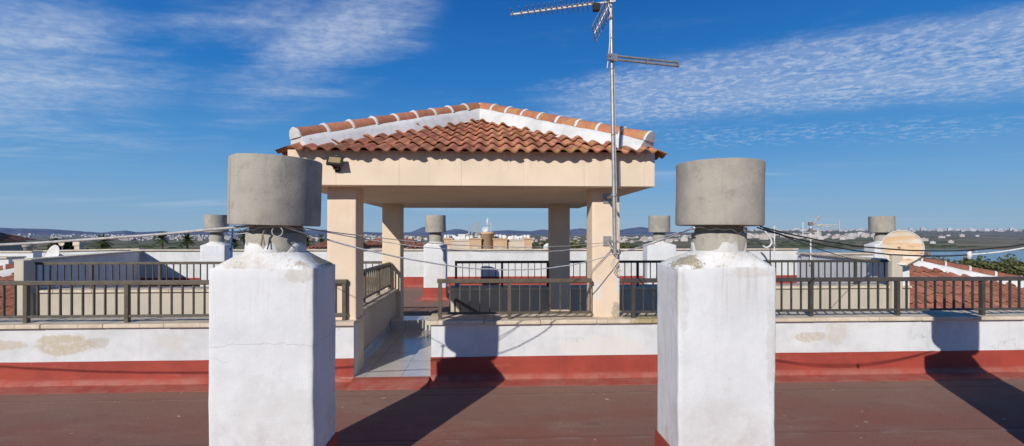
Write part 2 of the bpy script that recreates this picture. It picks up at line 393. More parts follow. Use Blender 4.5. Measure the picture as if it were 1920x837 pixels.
def build_world():
    w = bpy.data.worlds.new('World'); scene.world = w; w.use_nodes = True
    t = w.node_tree; bg = t.nodes['Background']
    def new(typ, **kw):
        n = t.nodes.new(typ)
        for k, v in kw.items(): setattr(n, k, v)
        return n
    def m(op, a, b=0., c=None):
        n = new('ShaderNodeMath', operation=op)
        for v, i in ((a, 0), (b, 1), (c, 2)):
            if v is None: continue
            if isinstance(v, (int, float)): n.inputs[i].default_value = v
            else: t.links.new(v, n.inputs[i])
        return n.outputs[0]
    def ramp(f, a, b, lo=0., hi=1.):
        n = new('ShaderNodeMapRange'); n.interpolation_type = 'SMOOTHSTEP'
        for k, v in zip(('From Min','From Max','To Min','To Max'), (a, b, lo, hi)): n.inputs[k].default_value = v
        t.links.new(f, n.inputs['Value']); return n.outputs[0]
    sky = new('ShaderNodeTexSky', sky_type='NISHITA'); sky.sun_disc = False
    sky.sun_elevation = SUN_EL; sky.sun_rotation = math.pi + SUN_AZ
    sky.altitude = 60; sky.air_density = 1.0; sky.dust_density = .35; sky.ozone_density = 2.2
    tc = new('ShaderNodeTexCoord'); sp = new('ShaderNodeSeparateXYZ'); t.links.new(tc.outputs['Generated'], sp.inputs[0])
    x, y, z = sp.outputs
    yy = m('MAXIMUM', y, .05); a = m('DIVIDE', x, yy); b = m('DIVIDE', z, yy)
    zz = m('MAXIMUM', m('ADD', z, .06), .02)
    pl = new('ShaderNodeCombineXYZ'); t.links.new(m('DIVIDE', x, zz), pl.inputs[0]); t.links.new(m('DIVIDE', y, zz), pl.inputs[1])
    def noise(scale, detail, rough, sc=(1,1,1), rot=0, loc=(0,0,0), dist=0):
        mp = new('ShaderNodeMapping'); mp.inputs['Scale'].default_value = sc; mp.inputs['Rotation'].default_value = (0,0,rot); mp.inputs['Location'].default_value = loc
        r_ = new('ShaderNodeMapping'); r_.inputs['Rotation'].default_value = (0,0,rot)
        t.links.new(pl.outputs[0], r_.inputs[0]); mp.inputs['Rotation'].default_value = (0,0,0); t.links.new(r_.outputs[0], mp.inputs[0])
        n = new('ShaderNodeTexNoise'); n.inputs['Scale'].default_value = scale; n.inputs['Detail'].default_value = detail
        n.inputs['Roughness'].default_value = rough; n.inputs['Distortion'].default_value = dist
        t.links.new(mp.outputs[0], n.inputs['Vector']); return n.outputs['Fac']
    def band(a0, b0, a1, b1, w0, w1, soft=.5, e0=None, e1=None):
        s = (b1-b0)/(a1-a0)
        line = m('ADD', m('MULTIPLY', m('SUBTRACT', a, a0), s), b0)
        wd = m('MAXIMUM', m('ADD', m('MULTIPLY', m('SUBTRACT', a, a0), (w1-w0)/(a1-a0)), w0), .004)
        d = m('DIVIDE', m('ABSOLUTE', m('SUBTRACT', b, line)), wd)
        k = ramp(d, 1.0, soft)
        if e0: k = m('MULTIPLY', k, ramp(a, e0[0], e0[1]))
        if e1: k = m('MULTIPLY', k, ramp(a, e1[1], e1[0]))
        return k
    big = noise(.9, 8, .62, (1, 1.4, 1), .5, (3, 1, 0), .6)
    wisp = noise(1.5, 11, .66, (.42, 1.5, 1), -.22, (5, 2, 0), .7)
    wisp2 = noise(.8, 10, .64, (.55, 1.3, 1), .25, (9, 6, 0), .8)
    mack = noise(12.5, 6, .66, (1.0, 1.15, 1), .3, (0, 0, 0), .25)
    fine = noise(26, 3, .6, (1, 1.2, 1), .2)
    # mackerel bank on the right: thin veil above, broken cloudlets along the lower edge
    right = band(.0, .262, 1.25, .425, .075, .15, .30, (-.02, .35))
    veil_r = m('MULTIPLY', ramp(wisp2, .28, .68, .10, .85), ramp(fine, .2, .8, .8, 1))
    puffs = m('MULTIPLY', ramp(m('ADD', mack, m('MULTIPLY', m('SUBTRACT', fine, .5), .5)), .28, .74, .10, 1), ramp(big, .22, .52, .45, 1))
    edge = noise(3.2, 8, .65, (.7, 1.4, 1), .2, (2, 7, 0), .4)
    right = ramp(m('ADD', right, m('MULTIPLY', m('SUBTRACT', edge, .5), 1.0)), .02, 1.0)
    right = m('MULTIPLY', right, m('MAXIMUM', m('MULTIPLY', veil_r, .75), puffs))
    trail = m('MULTIPLY', band(.2, .20, 1.3, .245, .03, .045, .2, (.2, .5)), m('MULTIPLY', ramp(mack, .46, .68), ramp(big, .38, .56)))
    # cirrus on the left
    l1 = band(-1.4, .40, -.55, .34, .30, .26, .1, (-1.9, -1.3), (-.90, -.52))
    l2 = band(-.62, .27, -.10, .50, .15, .17, .0, (-.72, -.40), (-.30, -.05))
    l3 = band(-.7, .45, -.3, .50, .10, .10, .0, (-.8, -.6), (-.5, -.3))
    lm = m('MAXIMUM', m('MAXIMUM', l1, l2), m('MULTIPLY', l3, .75))
    pen = m('MULTIPLY', m('SUBTRACT', lm, 1), .20)
    ca = ramp(m('ADD', wisp, pen), .30, .72)
    cb = ramp(m('ADD', wisp2, pen), .30, .70)
    left = m('MULTIPLY', m('MINIMUM', m('ADD', m('MULTIPLY', ca, .75), m('MULTIPLY', cb, .65)), 1), ramp(m('ADD', mack, m('MULTIPLY', m('SUBTRACT', fine, .5), .3)), .30, .70, .55, 1))
    left = m('MULTIPLY', left, ramp(lm, .0, .25))
    low = m('MULTIPLY', band(-1, .1, 1, .1, .1, .1, .2), m('MULTIPLY', ramp(noise(.55, 7, .6, (.35, 1.2, 1), .1, (1, 4, 0), .5), .50, .72), .30))
    tot = m('MINIMUM', m('ADD', m('ADD', m('MULTIPLY', right, .72), m('MULTIPLY', trail, .42)), m('ADD', m('MULTIPLY', left, .66), low)), 1)
    # sky colour grade (deep polarised blue overhead)
    hsv = new('ShaderNodeHueSaturation'); hsv.inputs['Saturation'].default_value = SKY_SAT; hsv.inputs['Value'].default_value = SKY_VAL
    t.links.new(sky.outputs[0], hsv.inputs['Color'])
    cr = new('ShaderNodeValToRGB'); e = cr.color_ramp.elements
    stops = [(0, (.27,.42,.59)), (.045, (.215,.395,.61)), (.10, (.15,.36,.64)), (.17, (.075,.285,.62)), (.31, (.020,.180,.54)), (.45, (.009,.118,.43)), (1, (.006,.06,.25))]
    e[0].position, e[0].color = stops[0][0], (*stops[0][1], 1); e[1].position, e[1].color = stops[-1][0], (*stops[-1][1], 1)
    for p_, c_ in stops[1:-1]: q_ = e.new(p_); q_.color = (*c_, 1)
    t.links.new(z, cr.inputs[0])
    sc10 = new('ShaderNodeMix', data_type='RGBA', blend_type='MULTIPLY'); sc10.inputs[0].default_value = 1
    t.links.new(cr.outputs[0], sc10.inputs[6]); sc10.inputs[7].default_value = (10, 10, 10, 1)
    gr = new('ShaderNodeMix', data_type='RGBA'); gr.inputs[0].default_value = SKY_MIX
    t.links.new(hsv.outputs[0], gr.inputs[6]); t.links.new(sc10.outputs[2], gr.inputs[7])
    mx = new('ShaderNodeMix', data_type='RGBA'); t.links.new(tot, mx.inputs[0]); t.links.new(gr.outputs[2], mx.inputs[6])
    mx.inputs[7].default_value = CLOUD
    t.links.new(mx.outputs[2], bg.inputs['Color']); bg.inputs['Strength'].default_value = .1
SKY_SAT, SKY_VAL, CLOUD, SKY_MIX = 1.15, .8, (5.6, 6.4, 7.8, 1), .93
build_world()
scene.view_settings.view_transform = 'Standard'; scene.view_settings.look = 'None'; scene.view_settings.exposure = 0
scene.render.engine = 'CYCLES'

# ------------------------------------------------------------------ roof decks and court
XL, XR = -9.0, 9.6
structure(MB().box(XL, XR, -6, 5.3, -.5, 0).build('roof_deck', M_deck))
structure(MB().add([(-8.1,8.35,0),(7.7,8.35,0),(9.6,14.1,0),(-10.5,14.1,0),(-8.1,8.35,-.5),(7.7,8.35,-.5),(9.6,14.1,-.5),(-10.5,14.1,-.5)],
   [(0,1,2,3),(7,6,5,4),(0,4,5,1),(1,5,6,2),(2,6,7,3),(3,7,4,0)]).build('rear_roof_deck', M_deck))
structure(MB().box(-9, 9.6, 5.2, 8.4, -2.1, -1.95).build('courtyard_floor', M_marble))  # unseen floor, raised to bounce light up to the pavilion ceiling
wk = structure(MB().box(-1.60, -.645, 5.06, 7.53, -.2, .05).build('walkway', M_marble))
structure(MB().box(-1.60, -.645, 7.53, 7.95, -.2, .20).build('walkway_step', M_marble, None, .008))
structure(MB().prism_x([(4.80,.001),(5.058,.001),(5.058,.054),(4.98,.050),(4.80,.008)], -1.463, -.652, n=6).build('walkway_apron', M_red))

# ------------------------------------------------------------------ parapet walls
def skirt_profile(yw, s=-1):
    return [(yw-.0*s, .254), (yw+s*.008, .256), (yw+s*.008, .06), (yw+s*.05, .014), (yw+s*.25, .006), (yw+s*.25, .001), (yw, .001)]
def front_wall(label, x0, x1, seed):
    t = thing('parapet_wall', label, 'wall', ((x0+x1)/2, 5.28, 0))
    off = Vector(t.location)
    def kid(o): o.matrix_parent_inverse = Matrix.Translation(-off); return o
    n = max(2, int((x1-x0)/.15))
    w = MB().prism_x([(5.08,.0),(5.48,.0),(5.48,.607),(5.08,.607)], x0, x1, n=1).build('wall_body', M_wall, t); kid(w)
    k = MB().box(x0+.01, x1-.01, 5.482, 5.50, -3, .607).build('courtyard_face', M_court, t); kid(k)
    m = MB(); x = x0 - (.045 if x0 > -8 else 0)
    xe = x1 + (.02 if x1 < 8 else 0); rnd = random.Random(seed)
    while x < xe - .01:
        nx = min(x + .62, xe)
        if xe - nx < .2: nx = xe
        dz = rnd.uniform(-.003, .003); dy = rnd.uniform(-.004, .004)
        m.box(x, nx-.004, 5.035+dy, 5.515+dy, .609, .652+dz); x = nx
    kid(m.build('coping', M_cope, t, .008))
    s = MB().prism_x(skirt_profile(5.08), x0-.006, x1+.006, n=n)
    for i, v in enumerate(s.v):
        if v[1] < 5.06:
            s.v[i] = (v[0], v[1] + .018*mnoise.noise(Vector((v[0]*1.3, seed, v[1]*2))), max(v[2] + .004*mnoise.noise(Vector((v[0]*3, 2, seed))), .001))
        elif v[2] > .2: s.v[i] = (v[0], v[1], v[2] + .005*mnoise.noise(Vector((v[0]*2, 2, seed))))
    kid(s.build('red_skirt', M_red, t))
    return t
front_wall('low white parapet with beige stain patches and red base, left of the pavilion walkway', XL, -1.47, 1)
front_wall('low white parapet with red base below the right pavilion column, right of the walkway', -.64, XR, 2)

def rear_wall(label, x0, x1):
    t = thing('parapet_wall', label, 'wall', ((x0+x1)/2, 8.3, 0)); off = Vector(t.location)
    def kid(o): o.matrix_parent_inverse = Matrix.Translation(-off); return o
    kid(MB().box(x0, x1, 8.1, 8.5, -3, .607).build('wall_body', M_court, t))
    m = MB(); x = x0-.04
    while x < x1-.01:
        nx = min(x+.62, x1+.03); m.box(x, nx-.004, 8.06, 8.53, .609, .652); x = nx
    kid(m.build('coping', M_cope, t, .008))
    return t
rear_wall('beige parapet across the courtyard, left of the walkway', -7.84, -1.83)
rear_wall('beige parapet across the courtyard at the head of the stairs, right of the walkway', -.70, 7.62)

# back wall
def wallseg(label, a, b, th, h, mat, skirt=True, capw=.06, h2=None, side=1, cope_mat=None):
    """straight parapet from a to b (plan), its visible face on the line a-b"""
    a = Vector((a[0], a[1], 0)); b = Vector((b[0], b[1], 0)); L_ = (b-a).length
    ang = math.atan2(b.y-a.y, b.x-a.x); h2 = h if h2 is None else h2
    t = thing('parapet_wall', label, 'wall', a, None, ang)
    def sl(x, z): return z + (h2-h)*x/L_
    def blk(x0, x1, y0, y1, z0, z1, m=None):
        m = m or MB()
        v = [(x0,y0,z0),(x1,y0,z0),(x1,y1,z0),(x0,y1,z0),(x0,y0,sl(x0,z1)),(x1,y0,sl(x1,z1)),(x1,y1,sl(x1,z1)),(x0,y1,sl(x0,z1))]
        return m.add(v, [(3,2,1,0),(4,5,6,7),(0,1,5,4),(1,2,6,5),(2,3,7,6),(3,0,4,7)])
    blk(0, L_, 0, th*side, -3, h-.04).build('wall_body', mat, t)
    m = MB(); v0 = len(m.v)
    y0, y1 = -capw*side, (th+capw)*side
    m.add([(0,y0,h-.038),(L_,y0,h2-.038),(L_,y1,h2-.038),(0,y1,h-.038),(0,y0,h),(L_,y0,h2),(L_,y1,h2),(0,y1,h)],
          [(3,2,1,0),(4,5,6,7),(0,1,5,4),(1,2,6,5),(2,3,7,6),(3,0,4,7)])
    m.build('coping', cope_mat or M_cope, t, .006)
    if skirt:
        s = MB().prism_x([(0,.30),(-.008*side,.302),(-.008*side,.06),(-.06*side,.014),(-.3*side,.006),(-.3*side,.001),(0,.001)], .0, L_, n=30)
        s.build('red_skirt', M_red, t)
    return t
bkx0, bkx1 = -10.4, 9.55
wallseg('long weathered white parapet with red base closing the rear deck', (bkx0, 14.0), (bkx1, 14.0), .2, 1.13, M_back)
wallseg('shaded side parapet in bluish shadow on the left of the rear deck', (-7.70, 8.12), (-10.15, 13.98), .16, 1.17, M_back, False, .04, 1.10, side=1)
wallseg('sunlit side parapet on the right of the rear deck, below the rusty dish', (7.46, 8.12), (7.60, 11.0), .18, 1.10, M_chim, False, .05, 1.14, side=-1)
wallseg('return of the right side parapet behind the pale yagi aerial', (7.64, 11.02), (9.45, 11.02), .2, 1.12, M_chim, False, .05)
# side wall beside the walkway
t = thing('parapet_wall', 'beige side parapet along the left of the marble walkway', 'wall', (-1.7, 6.5, 0)); off = Vector(t.location)
for o in (MB().box(-1.80, -1.61, 5.48, 8.09, -3, .607).build('wall_body', M_beige, t), MB().box(-1.84, -1.57, 5.50, 8.055, .609, .652).build('coping', M_cope, t, .008),
          MB().box(-1.608, -1.592, 5.46, 7.5, .05, .13).build('tile_skirting', M_marble, t)):
    o.matrix_parent_inverse = Matrix.Translation(-off)

# stairs descending to the right under the pavilion
t = thing('staircase', 'steps going down to the right behind the front railing', 'stairs', (-.6, 7.5, 0)); off = Vector(t.location)
m = MB()
for i in range(12): m.box(-.64 + i*.28, -.64+(i+1)*.28+.02, 6.95, 8.09, -3, .05 - .17*(i+1) - .002*i)
m.build('steps', M_marble, t).matrix_parent_inverse = Matrix.Translation(-off)
m = MB(); a = P(853, 562, 7.9); b = a + Vector((2.3, 0, -1.35))
m.tube([a, b], .028, 8)
h = m.build('handrail', M_rail, t); h.matrix_parent_inverse = Matrix.Translation(-off)
for f in (.0, .5):
    p = a.lerp(b, f); MB().tube([p, p - Vector((0, 0, .8))], .018, 6).build('handrail_post', M_rail, t).matrix_parent_inverse = Matrix.Translation(-off)

# ------------------------------------------------------------------ railings
def copy_child(o, parent, loc):
    c = o.copy(); COL.objects.link(c); c.parent = parent; c.location = loc; return c
def railing(label, a, b, z0, z1, posts, per, mat, ends=(True, True)):
    """a->b in plan at coping height z0; top at z1"""
    a = Vector((a[0], a[1], 0)); b = Vector((b[0], b[1], 0)); L_ = (b-a).length
    t = thing('railing', label, 'railing', (a.x, a.y, z0), None, math.atan2(b.y-a.y, b.x-a.x))
    H = z1 - z0
    MB().box(0, L_, -.026, .026, H-.045, H).build('top_rail', mat, t, .004)
    MB().box(0, L_, -.016, .016, .055, .08).build('bottom_rail', mat, t, .003)
    pm = MB().box(-.019, .019, -.022, .022, .0, H-.047).build('post', mat, t)
    bm_ = MB().box(-.0055, .0055, -.012, .012, .082, H-.047).build('baluster', mat, t)
    first_p = first_b = True
    nb = 0
    for i, xp in enumerate(posts):
        if first_p: pm.location = (xp, 0, 0); first_p = False
        else: copy_child(pm, t, (xp, 0, 0))
    segs = list(zip(posts[:-1], posts[1:]))
    if posts[0] > .08: segs = [(posts[0]-per*round((posts[0])/per + .5), posts[0])] + segs
    if posts[-1] < L_-.08: segs.append((posts[-1], posts[-1] + per*round((L_-posts[-1])/per + .5)))
    for p, q in segs:
        n = max(1, round((q-p)/per))
        for k in range(1, n):
            x = p + (q-p)*k/n
            if x < .015 or x > L_-.015 or nb >= 100: continue
            nb += 1
            if first_b: bm_.location = (x, 0, 0); first_b = False
            else: copy_child(bm_, t, (x, 0, 0))
    return t
YR = 5.14
def X(px, Y): return P(px, HZ, Y).x
# left front
xa, xb = -8.2, X(651, YR)
lp = [X(50, YR), X(239, YR)]; d = lp[1]-lp[0]
pl_ = [lp[0]-3*d, lp[0]-2*d, lp[0]-d, lp[0], lp[1], lp[1]+d, lp[1]+2*d]
pl_ = [p for p in pl_ if xa < p < xb-.3] + [xb-.03]
railing('brown railing on the left front parapet, ending at the left pavilion column', (xa, YR), (xb, YR), .652, 1.098, [p-xa for p in pl_], d/9, M_rail)
xa, xb = X(820, YR), X(1109, YR)
railing('short brown railing between the walkway and the right pavilion column', (xa, YR), (xb, YR), .652, 1.098, [.03, X(955, YR)-xa, ], .113, M_rail)
xa, xb = X(1165, YR), 9.0
p0, p1 = X(1520, YR), X(1682, YR); d = p1-p0
pl_ = [p0 + k*d for k in range(-2, 8)]; pl_ = [p for p in pl_ if xa+.1 < p < xb]
railing('long dark railing on the right front parapet, from the right column past the dish', (xa, YR), (xb, YR), .652, 1.094, [p-xa for p in pl_], d/9, M_railk)
YR2 = 8.3
xa, xb = X(57, YR2), -1.85
d = X(300, YR2)-X(172, YR2)
pl_ = [X(172, YR2) + k*d for k in range(0, 6)]; pl_ = [p for p in pl_ if p < xb]
railing('further brown railing across the courtyard, in front of the shaded wall', (xa, YR2), (xb, YR2), .652, 1.11, [p-xa for p in pl_], d/10, M_rail)
xa, xb = X(853, YR2), X(1680, YR2)
d = X(936, YR2)-xa
pl_ = [xa+.02 + k*d*1.04 for k in range(0, 12)]; pl_ = [p for p in pl_ if p < xb]
railing('further black railing across the courtyard, right of the stair head', (xa, YR2), (xb, YR2), .652, 1.11, [p-xa for p in pl_], d/7, M_railk)
railing('brown railing on the side wall along the walkway, under the pavilion', (-1.71, 5.52), (-1.71, 8.0), .652, 1.11, [.03, .85, 1.67, 2.44], .117, M_rail)

# ------------------------------------------------------------------ tiled slopes
def tile_slope(m, O, U, V, inside, ulen, vlen, pitch=.18, expo=.335, amp=.033, lift=None, seed=0, tone=(.72,1.15), ns=8):
    """rows of S tiles. O eave corner, U along the eave, V up the slope (unit vectors)"""
    rnd = random.Random(seed); U = Vector(U).normalized(); V = Vector(V).normalized(); W = U.cross(V).normalized()
    if W.z < 0: W = -W
    nu, nv = int(ulen/pitch)+1, int(vlen/expo)+1
    for r in range(nv):
        for c in range(nu):
            uc, vc = (c+.5)*pitch, (r+.45)*expo
            if not inside(uc, vc): continue
            t0 = rnd.uniform(*tone); hue = rnd.uniform(-.08, .10)
            col = (t0, t0*(1+hue), t0*(1+hue*.6))
            ju, jv, jw = rnd.uniform(-.006,.006), rnd.uniform(-.018,.018), rnd.uniform(0,.010)
            v0 = r*expo + jv - (.02 if r == 0 else 0); v1 = v0 + expo*1.16
            vs = []
            for (vv, hh) in ((v0, .030+jw), (v0+.10, .024+jw), (v1, .0)):
                for k in range(ns+1):
                    fr = k/ns; u = c*pitch + fr*pitch*1.04 + ju
                    s_ = math.sin(2*math.pi*fr); hgt = amp*s_
                    p = Vector(O) + U*u + V*vv + W*(hgt + hh + amp)
                    if lift: p.z += lift(u, vv)
                    vs.append(p)
            for k in range(ns+1):                       # lower lip
                p = vs[k] - W*.016 + V*.004; vs.append(p)
            n1 = ns+1; f = []
            for i in range(2):
                for k in range(ns): f.append((i*n1+k, i*n1+k+1, (i+1)*n1+k+1, (i+1)*n1+k))
            m.add(vs, f, col, True)
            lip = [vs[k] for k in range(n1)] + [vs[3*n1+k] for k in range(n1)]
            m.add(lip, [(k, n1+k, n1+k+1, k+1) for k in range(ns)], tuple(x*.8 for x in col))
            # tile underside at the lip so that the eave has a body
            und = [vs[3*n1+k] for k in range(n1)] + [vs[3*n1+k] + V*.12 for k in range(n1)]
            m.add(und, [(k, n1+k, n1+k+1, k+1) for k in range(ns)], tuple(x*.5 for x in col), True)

def hip_line(parent, A, B, n, w=.24, hgt=.17, rad=.088, mat_tile=M_tile, seed=0, endcap=True, rings=True):
    """mortar hip from A (low) to B (high) carrying n barrel tiles"""
    A, B = Vector(A), Vector(B); D = (B-A); L_ = D.length; D.normalize()
    S = D.cross(Vector((0,0,1))).normalized(); Z = S.cross(D).normalized()
    m = MB(); k = 40; prof = [(-w/2-.03, -.06), (-w/2*.92, hgt*.35), (-w/2*.70, hgt*.74), (-.05, hgt*.85), (.05, hgt*.85), (w/2*.70, hgt*.74), (w/2*.92, hgt*.35), (w/2+.03, -.06)]
    vs = []
    for i in range(k+1):
        p = A + D*(L_*i/k)
        for x, z in prof:
            q = Vector((i*.35+seed*5, x*6, z*6)); j = mnoise.noise_vector(q)*.012
            vs.append(p + S*x + Z*z + j)
    n1 = len(prof)
    m.add(vs, [(i*n1+a, i*n1+a+1, (i+1)*n1+a+1, (i+1)*n1+a) for i in range(k) for a in range(n1-1)], 1, True)
    m.add(vs[:n1], [tuple(range(n1))]); m.add(vs[-n1:], [tuple(range(n1))])
    step = L_/n
    if rings:                                            # mortar collars between the ridge tiles
        for i in range(n):
            c0 = A + D*(step*i + (0 if i else -.01)); ln = .038 if i else .03
            rr = rad*1.10 + .004
            ring = []
            for e in (0, ln*.5, ln):
                for a in range(11):
                    th = math.pi*(a/10)
                    rj = rr*(1 + .07*mnoise.noise(Vector((i*3.3+seed, a*.5, e*20)))) * (1 if e == ln*.5 else .94)
                    ring.append(c0 + D*e + S*(rj*math.cos(th)) + Z*(hgt*.74 + rj*math.sin(th)))
            m.add(ring, [(e*11+a, e*11+a+1, (e+1)*11+a+1, (e+1)*11+a) for e in range(2) for a in range(10)], 1, True)
            m.add(ring[:11], [tuple(range(11))])
            m.add(ring[22:], [tuple(range(11))])
    hip = m.build('hip_ridge', M_mortar, parent)
    rnd = random.Random(seed)
    for i in range(n):
        tm = MB(); c0 = A + D*(step*i+.02); tone = rnd.uniform(.62, .92); vs = []
        for e, sc in ((0, 1.08), (step*.5, 1.02), (step-.0, .96)):
            for a in range(13):
                th = math.pi*(a/12)*1.0
                vs.append(c0 + D*e + S*(rad*sc*math.cos(th)) + Z*(hgt*.74 + rad*sc*math.sin(th) + rnd.uniform(-.001,.001)))
        tm.add(vs, [(e*13+a, e*13+a+1, (e+1)*13+a+1, (e+1)*13+a) for e in range(2) for a in range(12)], tone, True)
        tm.add(vs[:13], [tuple(range(13))], tone*.6)
        tm.build('ridge_tile', mat_tile, hip)
    return hip

# ------------------------------------------------------------------ pavilion
def pavilion():
    t = thing('pavilion', 'beige four column roof pavilion with hipped terracotta tile roof over the walkway', 'pavilion')
    for (x0, x1, y0, y1, zb) in ((-1.785, -1.47, 5.17, 5.477, .651), (1.155, 1.47, 5.20, 5.51, .651), (-1.845, -1.535, 8.03, 8.34, .0), (1.05, 1.39, 8.03, 8.34, .6)):
        z0 = -.2 if x0 < 0 else zb
        if y0 > 6 and x0 > 0: z0 = -3
        rough_block('column', M_beige, t, x0, x1, y0, y1, z0, 2.12, .008, .003, 8)
    x0, x1, y0, y1, z0, z1 = -2.11, 1.78, 4.94, 9.27, 2.105, 2.475
    m = MB()
    for (a, b, c, d_) in ((x0, x1, y0, y0+.24), (x0, x1, y1-.24, y1), (x0, x0+.24, y0+.242, y1-.242), (x1-.24, x1, y0+.242, y1-.242)):
        m.box(a, b, c, d_, z0, z1)
    m.build('beam', M_fascia, t, .006)
    MB().box(x0+.242, x1-.242, y0+.242, y1-.242, z0+.004, z0+.12).build('ceiling', beige_mat('ceiling_render', (.90,.72,.53)), t)
    # roof
    ex0, ex1, ey0, ey1, ez = -2.20, 1.89, 4.83, 9.38, 2.425
    cx, cy = (ex0+ex1)/2, (ey0+ey1)/2; az = 3.33
    A = Vector((cx, cy, az))
    def lift_fn(ul):
        def f(u, v):
            e = min(u, ul-u); return .012*max(0, 1-e/.55)**1.6 if e < .55 else 0
        return f
    m = MB()
    cor = [Vector((ex0,ey0,ez)), Vector((ex1,ey0,ez)), Vector((ex1,ey1,ez)), Vector((ex0,ey1,ez))]
    for i in range(4):
        p, q = cor[i], cor[(i+1)%4]; U = (q-p); ul = U.length; U.normalize()
        mid = (p+q)/2; V = A-mid; vl = V.length; V.normalize()
        def inside(u, v, ul=ul, vl=vl):
            fr = v/vl
            return fr < 1 and ul/2*fr + (.05 if v > .3 else -.05) <= u <= ul - ul/2*fr - (.05 if v > .3 else -.05)
        tile_slope(m, p - V*.0, U, V, inside, ul, vl, lift=lift_fn(ul), seed=11+i, pitch=ul/round(ul/.145), amp=.0205, tone=(.62,1.2), ns=7)
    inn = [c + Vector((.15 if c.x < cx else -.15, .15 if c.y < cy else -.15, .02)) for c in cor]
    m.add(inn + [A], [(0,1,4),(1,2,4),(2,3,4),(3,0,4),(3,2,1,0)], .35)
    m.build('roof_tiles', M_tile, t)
    for i, c in enumerate(cor):
        d = (A-c).normalized(); s = c + d*.27 + Vector((0,0,.0))
        hip_line(t, s, A + Vector((0,0,.06)) - d*.02, 9, hgt=.15, w=.30, rad=.099, seed=i+1)
    cap = MB()
    cap.lathe([(.16,-.08),(.15,.12),(.105,.20),(.0,.235)], A + Vector((0,0,.03)), 14, .15, 3)
    cap.build('roof_apex', M_mortar, t)
pavilion()

# floodlight
fp = P(627, 300, 4.83)
t = thing('floodlight', 'small black floodlight mounted on the pavilion beam under the eave, left side', 'floodlight', (fp.x, 4.938, fp.z))
rot = Matrix.Rotation(R(-28), 4, 'X') @ Matrix.Rotation(R(8), 4, 'Z')
def fl(mb, name, mat):
    mb.v = [tuple((rot @ Vector(v)) + Vector((0, -.10, 0))) for v in mb.v]; return mb.build(name, mat, t, .003)
fl(MB().box(-.078, .078, 0, .035, -.052, .052), 'housing', M_black)
fl(MB().box(-.058, .058, -.003, -.0005, -.034, .034), 'glass_front', M_glass)
MB().box(-.03, .03, -.06, 0, -.09, -.075).bar((-.03,-.10,-.05), (-.01,-.01,-.085), .012, .02).bar((.03,-.10,-.05), (.01,-.01,-.085), .012, .02).box(-.025,.025,-.012,0,-.11,-.06).build('bracket', M_black, t)
MB().tube([(.0,-.03,.09),(.0,-.06,.03)], .004, 6).build('cable', M_offwhite, t)

